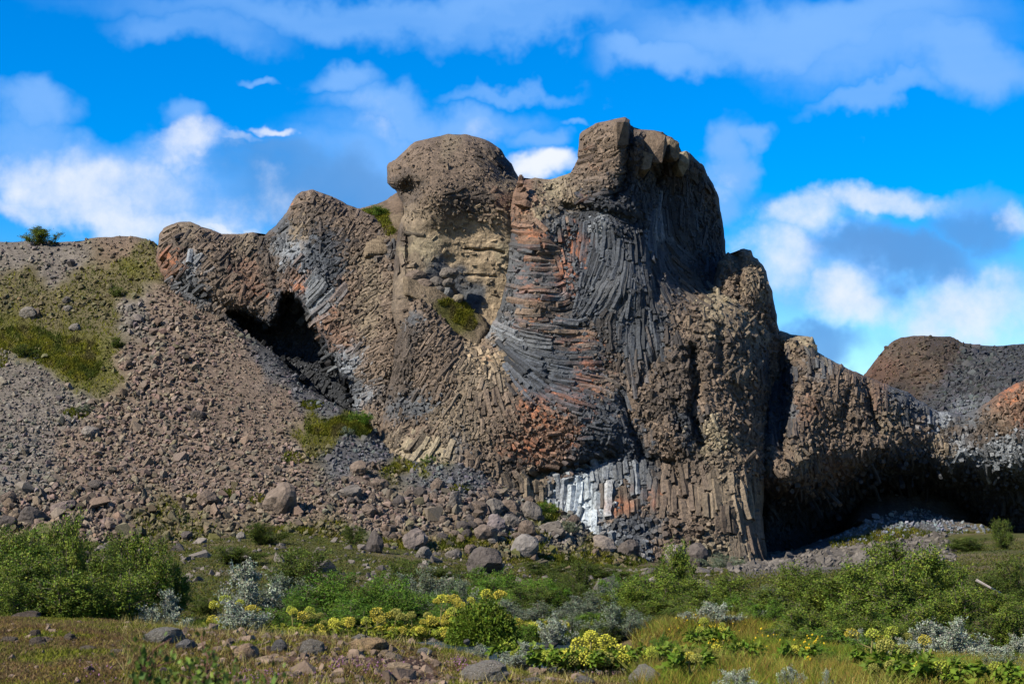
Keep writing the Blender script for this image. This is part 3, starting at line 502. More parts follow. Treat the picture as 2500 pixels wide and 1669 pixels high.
left = Relief(LEFT_POLY, LEFT_D, LEFT_CTRL, roll=3.0, R=60, T=9, amp=3.0, seed=37.0, orange=LEFT_OR, pitdark=True,
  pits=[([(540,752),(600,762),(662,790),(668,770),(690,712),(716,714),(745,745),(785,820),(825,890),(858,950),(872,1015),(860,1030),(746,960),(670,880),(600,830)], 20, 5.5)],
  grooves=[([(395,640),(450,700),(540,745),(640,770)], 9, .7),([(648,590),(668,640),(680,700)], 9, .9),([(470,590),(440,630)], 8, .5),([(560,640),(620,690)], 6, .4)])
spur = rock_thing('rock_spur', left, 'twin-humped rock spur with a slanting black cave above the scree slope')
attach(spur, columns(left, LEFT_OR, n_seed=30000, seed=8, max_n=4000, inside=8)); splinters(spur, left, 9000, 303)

# ---- ridge on the right with the big cave
RIGHT_POLY = [(1890,812),(1905,808),(1935,815),(1960,818),(1985,826),(1997,860),(2040,885),(2080,905),(2115,917),(2150,932),(2215,957),(2245,977),(2290,1003),(2350,1012),(2400,988),(2450,953),(2490,932),(2620,880),(2640,1500),(1840,1500),(1840,1250),(1835,1100),(1860,950)]
RIGHT_D = [(1905,830,131),(1960,845,129.5),(1895,950,128.8),(1920,960,127),(1960,950,125.8),(2000,900,127.5),(2100,950,127.6),(2200,985,129.2),(2280,1025,131),(2000,1050,125),(2100,1050,126.5),(2200,1060,128.2),(2300,1095,129.8),(2200,1130,129),(2300,1150,131),(2400,1050,129.6),(2490,1000,126.5),(2490,1110,127),(2600,1050,126),
 (1905,1110,121.8),(1925,1180,122.2),(1875,1130,122.8),(1870,1180,123.4),(2020,1140,125.4),(2080,1130,126.6),(1930,1240,128.5),(1900,1320,130),(2000,1220,129),(2000,1290,134),(2120,1160,129),(2150,1220,139),(2250,1218,141),(2350,1195,135),(2440,1150,129.5),(2480,1230,134),(2600,1200,132),(1900,1420,131),(2100,1400,140),(2400,1400,139),(2620,1400,135),(1870,1260,128)]
RIGHT_CTRL = [(1920,830,40,'N','E'),(1960,830,60,'N','Y'),(1985,850,60,'S','Y'),(1950,870,90,'S','B'),(2000,890,90,'M','G'),(2050,920,90,'M','B'),(2100,950,90,'M','B'),(2140,960,90,'M','R'),(2180,970,90,'M','G'),(2220,990,90,'M','G'),(2260,1010,90,'M','G'),(1905,900,88,'M','D'),(1905,960,88,'M','D'),(1910,1030,88,'M','D'),(1935,1000,88,'C','G'),
 (1960,950,85,'S','B'),(1970,1000,85,'C','R'),(2020,980,85,'S','B'),(2070,1000,85,'S','B'),(2000,1050,85,'S','B'),(2050,1060,85,'S','B'),(2100,1020,85,'S','K'),(2120,1060,85,'S','B'),(2180,1020,85,'S','E'),(2240,1050,85,'S','B'),(2290,1030,80,'S','P'),(2330,1060,80,'S','K'),(2300,1090,80,'S','E'),(2350,1100,70,'C','P'),(2400,1060,70,'S','K'),(2400,1120,60,'C','P'),(2440,1100,60,'C','P'),(2450,1040,70,'S','B'),
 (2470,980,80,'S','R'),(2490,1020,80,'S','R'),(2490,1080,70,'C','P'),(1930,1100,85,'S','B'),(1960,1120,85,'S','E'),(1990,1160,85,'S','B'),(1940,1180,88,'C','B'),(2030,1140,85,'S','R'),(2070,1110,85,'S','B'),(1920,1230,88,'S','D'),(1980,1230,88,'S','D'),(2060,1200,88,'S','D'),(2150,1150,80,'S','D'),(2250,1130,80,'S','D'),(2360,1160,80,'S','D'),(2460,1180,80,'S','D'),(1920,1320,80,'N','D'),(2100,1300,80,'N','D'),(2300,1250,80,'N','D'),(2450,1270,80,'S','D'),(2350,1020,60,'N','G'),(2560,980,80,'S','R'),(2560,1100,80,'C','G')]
RIGHT_OR = [(1970,1000,30,60,.3,'R'),(2150,970,40,60,.25,'R'),(2470,960,40,60,.6,'O'),(2490,1030,40,60,.5,'O'),(2030,1140,60,60,.15,'O')]
right = Relief(RIGHT_POLY, RIGHT_D, RIGHT_CTRL, roll=2.5, R=45, T=12, amp=3.2, seed=51.0, orange=RIGHT_OR, bump=(.6, .35, .12),
  pits=[([(2080,1330),(2100,1275),(2155,1225),(2230,1200),(2320,1205),(2400,1250),(2440,1330),(2300,1360)], 40, 3.0)],
  grooves=[([(1900,860),(1912,950),(1905,1060),(1915,1105)], 16, 1.6),([(2115,930),(2125,1000),(2145,1050)], 10, .9),([(1990,910),(1975,960)], 10, .6),([(2070,960),(2060,1010)],8,.5)])
ridge = rock_thing('rock_ridge', right, 'low brown rock ridge hanging over a wide black cave')
attach(ridge, columns(right, RIGHT_OR, n_seed=26000, seed=9, max_n=3600)); splinters(ridge, right, 10000, 304)

# ---- knobbly spire behind the tower
SPIRE_POLY = [(1755,640),(1778,616),(1790,622),(1801,631),(1803,612),(1817,609),(1832,612),(1836,627),(1851,631),(1863,650),(1874,673),(1876,692),(1886,715),(1891,750),(1900,790),(1912,830),(1915,1000),(1740,1000),(1740,700)]
SPIRE_D = [(1780,640,132),(1830,620,132),(1850,700,129.6),(1890,760,131),(1800,760,129),(1800,690,130),(1880,850,130),(1760,800,129),(1830,950,129),(1820,660,130.6)]
SPIRE_CTRL = [(1790,640,80,'N','E'),(1820,625,80,'N','E'),(1850,660,80,'N','E'),(1860,710,85,'F','E'),(1830,700,85,'F','E'),(1790,690,30,'S','B'),(1790,740,30,'S','B'),(1840,760,85,'F','B'),(1880,760,85,'F','K'),(1870,800,85,'S','B'),(1800,800,60,'S','B')]
spire = Relief(SPIRE_POLY, SPIRE_D, SPIRE_CTRL, roll=2.5, R=50, T=5, amp=3.2, seed=63.0, bump=(.6, .5, .2), grooves=[([(1799,625),(1806,680),(1800,740)], 8, .8)])
spire_o = rock_thing('rock_spire', spire, 'knobbly brown spire standing behind the shoulder of the tall tower')
attach(spire_o, columns(spire, n_seed=5000, seed=10, max_n=500), top=120); splinters(spire_o, spire, 2500, 305)

# ================================================================== THE LAND
def land(name, rel, mat=MAT_GROUND):
    o = ob(name, rel.body(name, mat), kind='structure'); return o
# far hill on the right and the grassy saddle behind the spur
HILL_POLY = [(2085,950),(2105,920),(2125,895),(2145,868),(2175,835),(2200,823),(2235,819),(2320,821),(2345,834),(2385,842),(2440,845),(2475,840),(2700,835),(2750,1300),(2060,1300)]
HILL_D = [(2110,930,190),(2200,840,205),(2330,830,205),(2500,845,205),(2200,950,180),(2400,950,170),(2250,1010,160),(2400,1000,158),(2480,940,160),(2700,850,205),(2650,1000,155),(2150,1100,150),(2500,1200,150)]
HILL_CTRL = [(2150,880,0,'N','R'),(2200,850,0,'N','B'),(2250,900,0,'N','B'),(2300,850,0,'N','K'),(2400,860,0,'N','G'),(2500,860,0,'N','G'),(2350,950,0,'N','G'),(2450,930,0,'N','G'),(2300,1000,0,'N','G'),(2200,980,0,'N','K'),(2350,1000,0,'N','P')]
hill = Relief(HILL_POLY, HILL_D, HILL_CTRL, roll=14, R=45, T=40, amp=1.4, bump=(1.0, .5, .2), seed=71.0); hill.C *= .62
land('hill', hill)
SAD_POLY = [(850,540),(880,508),(905,503),(925,496),(945,487),(968,470),(1000,480),(1010,640),(880,640)]
saddle = Relief(SAD_POLY, [(880,515,142),(940,495,144),(970,478,144),(900,560,136.5),(960,560,135.5),(990,620,134)], [(900,520,0,'N','E'),(950,490,0,'N','B'),(940,540,0,'N','E')], roll=4, R=30, T=14, amp=1.5, seed=77.0)
land('saddle_terrain', saddle)

TALUS_POLY = [(-500,600),(-200,592),(0,591),(100,590),(200,590),(215,582),(270,578),(330,577),(375,588),(400,612),(425,690),(465,716),(540,757),(600,812),(670,858),(746,942),(800,975),(860,1010),(885,1012),(915,1050),(932,1070),(953,1100),(1009,1110),(1060,1122),(1119,1118),(1165,1140),(1209,1164),(1277,1210),(1340,1225),(1400,1250),(1430,1282),(1490,1320),(1546,1349),(1640,1380),(1700,1460),(-500,1460)]
TALUS_D = [(-500,600,152),(0,596,150),(200,596,149),(330,590,147),(390,620,144),(-300,850,134),(0,850,133.5),(-300,1100,116),(0,1100,116),(0,1290,104.5),(-300,1290,104),(400,720,139),(400,850,131.5),(400,1000,122.5),(400,1200,110.5),(400,1320,103),(540,765,137),(670,865,132.6),(746,950,128.5),(700,1000,124),(700,1100,117.5),(690,1230,109),(700,1300,104),
 (870,1020,123.6),(885,1100,119.6),(880,1200,111.5),(880,1330,103.5),(935,1075,122),(1010,1116,120),(1119,1126,118.6),(1209,1170,117.5),(1100,1200,113.5),(1100,1260,110),(1100,1350,104),(1277,1214,117.3),(1300,1300,111),(1300,1380,105),(1400,1260,117),(1430,1300,115.4),(1546,1352,115),(1450,1390,107.5),(1700,1460,105),(0,1440,98),(700,1440,97),(1200,1450,99)]
TC = dict(PAL); PAL['s'] = np.array((.122, .092, .069)); PAL['g'] = np.array((.115, .100, .083)); PAL['d'] = np.array((.070, .070, .072)); PAL['m'] = np.array((.072, .068, .018)); PAL['o'] = np.array((.085, .072, .036))
TALUS_CTRL = [(50,620,0,'N','g'),(150,640,0,'N','g'),(300,600,0,'N','B'),(350,640,0,'N','o'),(60,690,0,'N','o'),(200,700,0,'N','o'),(120,760,0,'N','o'),(250,760,0,'N','o'),(300,690,0,'N','o'),(50,830,0,'N','m'),(150,850,0,'N','m'),(200,900,0,'N','m'),(230,870,0,'N','m'),(280,720,0,'N','o'),(330,650,0,'N','m'),
 (20,900,0,'N','g'),(80,950,0,'N','g'),(50,1050,0,'N','g'),(150,1000,0,'N','g'),(60,1150,0,'N','g'),(200,1100,0,'N','s'),(330,760,0,'N','g'),(400,760,0,'N','s'),(500,850,0,'N','s'),(600,900,0,'N','s'),(350,900,0,'N','s'),(450,1000,0,'N','s'),(300,1050,0,'N','s'),(600,1000,0,'N','s'),(500,1150,0,'N','s'),(250,1220,0,'N','s'),(100,1260,0,'N','s'),(700,1000,0,'N','s'),(650,880,0,'N','d'),(740,950,0,'N','d'),(800,985,0,'N','d'),
 (770,1050,0,'N','m'),(850,1035,0,'N','m'),(890,1030,0,'N','m'),(700,1120,0,'N','s'),(850,1100,0,'N','d'),(920,1090,0,'N','d'),(1000,1140,0,'N','d'),(1060,1160,0,'N','d'),(1150,1160,0,'N','d'),(700,1250,0,'N','s'),(900,1180,0,'N','s'),(900,1260,0,'N','s'),(1050,1230,0,'N','s'),(1200,1220,0,'N','s'),(1250,1250,0,'N','g'),(1330,1250,0,'N','m'),(1330,1300,0,'N','g'),(1400,1290,0,'N','g'),(1450,1340,0,'N','o'),(1300,1350,0,'N','o'),(1150,1350,0,'N','o'),
 (400,1320,0,'N','o'),(100,1330,0,'N','m'),(700,1310,0,'N','o'),(850,1330,0,'N','o'),(1000,1370,0,'N','o'),(1050,1120,0,'N','m'),(985,1140,0,'N','o')]
talus = Relief(TALUS_POLY, TALUS_D, TALUS_CTRL, step=6, roll=5, R=26, T=25, amp=2.0, bump=(.5, .2, .06), seed=83.0)
land('talus_slope', talus)

# ground sheet
GP = []
for (px, py, d) in [(-900,1320,100),(-300,1312,103),(0,1318,102.5),(400,1330,101),(700,1305,103),(900,1330,101),(1100,1360,102),(1300,1385,104),(1500,1385,108),(1700,1385,111),(1870,1374,116.5),(2000,1345,121),(2100,1325,124),(2300,1304,124),(2480,1298,125),(2900,1300,125),
  (-300,1400,72),(0,1400,72),(600,1405,72),(1250,1425,72),(1900,1415,76),(2500,1385,78),(3000,1385,78),(1400,1395,92),(600,1350,88),(2300,1350,98),
  (-300,1495,46),(0,1495,46),(600,1500,46),(1250,1505,46),(1900,1480,46),(2500,1470,46),(3000,1480,46)]:
    GP.append(P(px, py, d))
for (px, z, d) in [(-200,-.7,30),(300,-.7,30),(700,-.85,30),(1000,-1.05,28.5),(1300,-1.05,28.5),(1520,-1.0,28.5),(700,-.9,26),(1300,-1.1,26.5),(1650,-.35,29),(1800,-.35,29),(2000,-.55,29),(2200,-.65,29),(2700,-.65,29),(1300,-.8,32.5),(1750,-.45,34),(1000,-.9,33),
  (-200,.15,23.5),(200,.1,23.5),(500,-.05,23),(900,-.45,23),(1300,-.8,23.5),(1600,-.5,24),(1800,-.22,24.5),(2050,-.42,24.5),(2300,-.5,24),(2700,-.5,24),
  (-300,.38,19.5),(0,.36,19.5),(400,.32,19.5),(700,.24,19.5),(950,.22,19),(1100,.14,19),(1250,-.10,19),(1450,-.2,19),(1700,-.05,19),(2000,-.16,19),(2500,-.2,19),
  (-300,.12,15),(0,.1,15),(600,.06,15),(1000,.03,15),(1300,-.03,15),(1700,-.02,15),(2500,.0,15),(0,.1,10),(1250,.02,10),(2500,.02,10),(600,.05,5),(1900,.05,5)]:
    p = P(px, HORIZON, d); GP.append(np.array([p[0], d, z]))
GP += [np.array([x, y, .05]) for x in (-14, 0, 14) for y in (-15, -4)] + [np.array([-14, 12, .2]), np.array([14, 12, .05])]
GP = np.array(GP); _gt = TPS(np.c_[GP[:, 0], GP[:, 1]], GP[:, 2], 2e-5)
def ground_z(x, y):
    x = np.asarray(x, float); y = np.asarray(y, float); yc = np.clip(y, -15, 122); lim = np.maximum(12, .4 * np.abs(yc) + 3); z = _gt(np.clip(x, -lim, lim), yc)
    z = np.where(y > 122, z + (-2 - z) * sstep(122, 170, y), z)
    return z + .05 * n2(x, y, 1.4, 3, 4.0) * sstep(60, 20, y) + .25 * n2(x, y, 9, 3, 5.0) * sstep(35, 70, y)
def ground_d(px, py):
    ds = np.concatenate([np.arange(5, 40, .1), np.arange(40, 130, .4)]); p = P(px, py, ds); z = ground_z(p[:, 0], p[:, 1]); i = np.argmax(p[:, 2] < z)
    return ds[i] if p[i, 2] < z[i] else 125.0
def to_px(V):
    V = np.asarray(V, float) - CAM; c, s = math.cos(PITCH), math.sin(PITCH); f = V[:, 1] * c + V[:, 2] * s; u = -V[:, 1] * s + V[:, 2] * c; f = np.maximum(f, .1)
    return W0 / 2 + FPX * V[:, 0] / f, H0 / 2 - FPX * u / f
ys = np.concatenate([np.linspace(-40, 4, 23), np.arange(4.4, 34, .16), np.arange(34.4, 125, .6), np.geomspace(126, 6000, 40)])
us = np.linspace(-1, 1, 321); us = np.sign(us) * np.abs(us) ** 1.5
GX = us[None] * np.maximum(26, ys * .75)[:, None]; GY = np.repeat(ys[:, None], len(us), 1); GZ = ground_z(GX, GY)
GV = np.stack([GX, GY, GZ], -1).reshape(-1, 3)
i = np.arange(len(ys) * len(us)).reshape(len(ys), len(us)); GF = np.stack([i[:-1, :-1], i[:-1, 1:], i[1:, 1:], i[1:, :-1]], -1).reshape(-1, 4)
n_a = n2(GV[:, 0], GV[:, 1], 2.2, 4, 31.0)[:, None]; n_b = n2(GV[:, 0], GV[:, 1], 7.0, 4, 33.0)[:, None]
MOSS, HEATH, DIRT, STRAW = np.array((.070, .070, .014)), np.array((.090, .065, .034)), np.array((.072, .042, .030)), np.array((.19, .14, .065))
far = sstep(30, 60, GV[:, 1])[:, None]
gc = (HEATH + (MOSS - HEATH) * sstep(-.25, .25, n_a)) * (1 - far) + far * (np.array((.052, .055, .015)) + (np.array((.105, .083, .045)) - np.array((.052, .055, .015))) * sstep(-.05, .45, n_b + .35 * n_a))
gpx, gpy = to_px(GV)
path = np.exp(-((gpx - 1010) / 75) ** 2 - ((gpy - 1650) / 42) ** 2) + .9 * np.exp(-((gpx - 870) / 130) ** 2 - ((gpy - 1612) / 14) ** 2) + .8 * np.exp(-((gpx - 690) / 70) ** 2 - ((gpy - 1608) / 12) ** 2)
path = (sstep(.3, .6, path + .25 * n_a[:, 0]) * (GV[:, 1] < 24) * (GV[:, 1] > 0))[:, None]; gc = gc + (DIRT - gc) * path
grey = (sstep(1760, 1850, gpx) * sstep(2330, 2250, gpx) * sstep(1430, 1390, gpy + 40 * n_b[:, 0]) * (GV[:, 1] > 80))[:, None]; gc = gc + (np.array((.095, .085, .075)) - gc) * grey
ob('ground', mesh('ground', GV, GF, gc, MAT_GROUND, True), kind='structure')

# stream in the dip behind the near bank
m, nt, b = mat_new('water'); b.inputs['Base Color'].default_value = (.018, .03, .04, 1); b.inputs['Roughness'].default_value = .12; b.inputs['IOR'].default_value = 1.33
nz = nt.nodes.new('ShaderNodeTexNoise'); nz.inputs['Scale'].default_value = 7; nz.inputs['Detail'].default_value = 4; tcx = nt.nodes.new('ShaderNodeTexCoord'); nt.links.new(tcx.outputs['Object'], nz.inputs['Vector'])
bp = nt.nodes.new('ShaderNodeBump'); bp.inputs['Strength'].default_value = .6; bp.inputs['Distance'].default_value = .08; nt.links.new(nz.outputs[0], bp.inputs['Height']); nt.links.new(bp.outputs[0], b.inputs['Normal'])
wx = np.linspace(-9, 3.4, 60); wy = np.linspace(23.5, 31.5, 30); A, B_ = np.meshgrid(wx, wy); WV = np.stack([A, B_, -.70 + .02 * n2(A, B_, .5, 3, 2.0)], -1).reshape(-1, 3)
i = np.arange(A.size).reshape(A.shape); ob('water', mesh('water', WV, np.stack([i[:-1, :-1], i[:-1, 1:], i[1:, 1:], i[1:, :-1]], -1).reshape(-1, 4), None, m, True), kind='structure')

# heap of grey scree in the mouth of the big cave
MOUND_POLY = [(1930,1345),(1990,1322),(2050,1300),(2095,1282),(2130,1262),(2180,1235),(2230,1218),(2275,1248),(2330,1268),(2400,1280),(2440,1300),(2480,1360),(2300,1400),(1950,1400)]
mound = Relief(MOUND_POLY, [(1940,1350,124),(2090,1290,127),(2230,1230,136),(2290,1255,132),(2400,1285,129),(2200,1290,127),(2300,1310,125),(2100,1340,122.5),(2460,1330,124),(2300,1390,118),(1960,1390,118)],
  [(2000,1340,0,'N','G'),(2080,1300,0,'N','g'),(2110,1330,0,'N','o'),(2200,1250,0,'N','G'),(2280,1260,0,'N','G'),(2330,1285,0,'N','g'),(2200,1310,0,'N','o'),(2350,1310,0,'N','o'),(2420,1320,0,'N','m'),(2300,1340,0,'N','o')], step=5, roll=2, R=20, T=6, amp=2, bump=(.3, .2, .08), seed=91.0)
land('scree_terrain', mound)

# ------------------------------------------------------------------ stones
def hull_rock(seed, n=13, sub=False):
    r = np.random.default_rng(seed); bm = bmesh.new(); q = r.normal(size=(n, 3)); q /= np.linalg.norm(q, axis=1)[:, None]; q *= r.uniform(.8, 1.12, n)[:, None]; q = np.sign(q) * np.abs(q) ** .8
    for v in q: bm.verts.new(v)
    g = bmesh.ops.convex_hull(bm, input=bm.verts)
    for v in [v for v in bm.verts if not v.link_faces]: bm.verts.remove(v)
    bmesh.ops.triangulate(bm, faces=bm.faces); bm.verts.index_update()
    V = np.array([v.co[:] for v in bm.verts]); F = np.array([[v.index for v in f.verts] for f in bm.faces]); bm.free()
    return V / np.abs(V).max(), F
def slab(px, py, w, h, d, yaw, seed, col):
    V, F = hull_rock(seed, 18); m = PX(d); V = V * (w * m * .62, min(1.1, w * m), h * m * .62); c, s_ = math.cos(yaw), math.sin(yaw); V = V @ np.array([[c, -s_, 0], [s_, c, 0], [0, 0, 1]]).T
    q = P(px, py, d) - np.array(tower.location); ob('slab', mesh('slab', V, F, col, MAT_ROCK), tower, loc=q)
for _k, (_x, _y, _w, _h) in enumerate([(1272,438,13,20),(1270,452,16,18),(1274,466,18,20),(1271,482,24,24),(1276,500,30,26)]): slab(_x, _y, _w, _h, 126.4 - .1 * _k, .2 * _k, 720 + _k, PAL['R'] * 1.1)
slab(1600,362,44,78,127.3,.5,701,PAL['B']); slab(1570,398,36,62,127.2,.35,702,PAL['E']); slab(1636,368,34,60,128.6,.4,703,PAL['E']); slab(1515,330,36,84,125.6,-.2,704,PAL['B']); slab(1662,400,30,54,130,.5,705,PAL['Y'])
ROCKS = [hull_rock(100 + k, 10 + k % 5) for k in range(14)]
def boulder_mesh(name, seed, mat, col, sub=3, ang=.35, rough=.10, flat=()):
    bm = bmesh.new(); bmesh.ops.create_icosphere(bm, subdivisions=sub, radius=1); V = np.array([v.co[:] for v in bm.verts]); F = np.array([[v.index for v in f.verts] for f in bm.faces]); bm.free()
    r = np.random.default_rng(seed); ns = r.normal(size=(13, 3)); ns /= np.linalg.norm(ns, axis=1)[:, None]; rad = np.ones(len(V))
    for k in ns:                                   # planar breaks
        c = V @ k; lim = r.uniform(.58, .86); rad = np.where(c > lim, np.minimum(rad, lim / np.maximum(c, .05)), rad)
    rad = 1 + (rad - 1) * min(1, .65 + ang); rad = rad + rough * fbm(V * 2.3 + seed, 4) + rough * .5 * fbm(V * 7 + seed, 3, ridged=True)
    V = V * rad[:, None]; c = np.asarray(col) * (1 + .3 * fbm(V * 2.5 + seed + 5, 3))[:, None]
    return mesh(name, V, F, c, mat, False)
def rotm(rg, n, tilt=3.2):
    q = rg.normal(size=(n, 4)); q /= np.linalg.norm(q, axis=1)[:, None]; a, b, c, d = q.T
    return np.stack([np.stack([1 - 2 * (c * c + d * d), 2 * (b * c - d * a), 2 * (b * d + c * a)], -1), np.stack([2 * (b * c + d * a), 1 - 2 * (b * b + d * d), 2 * (c * d - b * a)], -1), np.stack([2 * (b * d - c * a), 2 * (c * d + b * a), 1 - 2 * (b * b + c * c)], -1)], 1)
def scatter(rel, n, size, skip=None, seed=0, region=None, grow=None, colour=None, jit=.3, sink=.25):
    """stone list (size in photo px, position, half-size in m, rotation, colour, shape)"""
    rg = np.random.default_rng(seed); x = rg.uniform(*(region[0] if region else (rel.gx[0], rel.gx[-1])), n); y = rg.uniform(*(region[1] if region else (rel.gy[0], rel.gy[-1])), n)
    k = rel.at(rel.sd, x, y) > 3; x, y = x[k], y[k]
    s = np.exp(rg.normal(np.log(size), .43, len(x)))
    if grow is not None: s = s * grow(x, y)
    if skip is not None: k = rg.random(len(x)) > skip(x, y); x, y, s = x[k], y[k], s[k]
    pos = rel.surf(x, y); m = PX(pos[:, 1]); c = (rel.color(x, y) if colour is None else np.broadcast_to(colour, (len(x), 3))) * (1 + jit * rg.uniform(-1, 1.3, len(x)))[:, None]
    c = c * (1 + rg.normal(0, .05, (len(x), 3)))
    half = s * m * .5; pos = pos + np.c_[0 * half, -.3 * half, half * (.5 - sink)]
    return s, pos, half, rotm(rg, len(x)), np.clip(c, .01, 1), rg.integers(0, len(ROCKS), len(x)), rg.uniform(.65, 1.25, (len(x), 3)), x, y
def lay(S, top, name, label, cat, group, rest_name, rest_label, mat=MAT_SCREE):
    s, pos, half, R, c, kind, an, x, y = S; vis = (x > 5) & (x < 2495); order = np.argsort(-np.where(vis, s, 0)); b = Bag()
    for k in order[top:]:
        V, F = ROCKS[kind[k]]; b.add((V * an[k]) @ R[k].T * half[k] + pos[k], F, c[k])
    if len(order) > top: ob(rest_name, b.mesh(rest_name, mat), label=rest_label, cat='scree', kind='stuff')
    shared = {}
    for k in order[:top]:
        key = (kind[k], tuple(np.round(c[k] / .03).astype(int)))
        if key not in shared: V, F = ROCKS[kind[k]]; shared[key] = mesh(name, V, F, c[k], mat)
        o = ob(name, shared[key], label=label, cat=cat, group=group); Mx = Matrix(np.asarray(R[k]).tolist()).to_4x4()
        o.matrix_world = Matrix.Translation(pos[k]) @ Mx @ Matrix.Diagonal((*(an[k] * half[k]), 1))
def green(x, y):
    c = talus.color(x, y); return sstep(.6, 1.3, (c[:, 1] / (c[:, 0] + 1e-6)) * 1.0 - .05 + 0 * x) 
def t_skip(x, y):
    c = talus.color(x, y); moss = c[:, 2] < .06
    soft = np.where((y < 830) & (x < 380), .45, 0.); return np.where(moss, np.where(y < 780, .6, np.where(y > 1090, .45, .95)), soft)
def t_grow(x, y):
    g = 1 + .45 * sstep(1100, 1280, y) * sstep(500, 0, x) + .35 * sstep(1150, 1300, y) + .35 * np.exp(-((x - 360) / 130) ** 2 - ((y - 950) / 200) ** 2); g = g * (1 + .35 * n2(x, y, 70, 3, 3.0))
    g = g * (1 - .35 * np.exp(-((x - 60) / 130) ** 2 - ((y - 930) / 130) ** 2)) * (1 - .45 * np.exp(-((x - 620) / 120) ** 2 - ((y - 950) / 120) ** 2)) * np.where(y < 720, .75, 1); return np.clip(g, .4, 2.2)
sc1 = scatter(talus, 42000, 7.4, t_skip, 5, ((-120, 1560), (575, 1400)), t_grow, jit=.28, sink=.05)
lay(sc1, 300, 'scree_stone', 'brown angular stone lying loose among the scree of the talus slope', 'stone', 'stones of the scree slope', 'scree', 'brown and grey loose scree covering the talus slope')
sc2 = scatter(hill, 5200, 6.5, lambda x, y: np.where((x > 2280) & (y > 850), .1, .5), 6, ((2090, 2560), (820, 1040)), lambda x, y: 1 + .8 * np.exp(-((x - 2380) / 90) ** 2 - ((y - 920) / 60) ** 2))
lay(sc2, 60, 'hill_stone', 'grey stone lying on the slope of the far hill', 'stone', 'stones of the far hill', 'hill_scree', 'small grey scree on the far hill')
sc3 = scatter(mound, 3500, 6.0, lambda x, y: np.where(y > 1310, .6, 0), 7, ((1930, 2480), (1215, 1390)), None, np.array((.15, .165, .18)))
lay(sc3, 60, 'cave_stone', 'small blue-grey stone on the heap in the cave mouth', 'stone', 'stones of the cave heap', 'cave_scree', 'blue-grey scree heaped in the mouth of the wide cave')

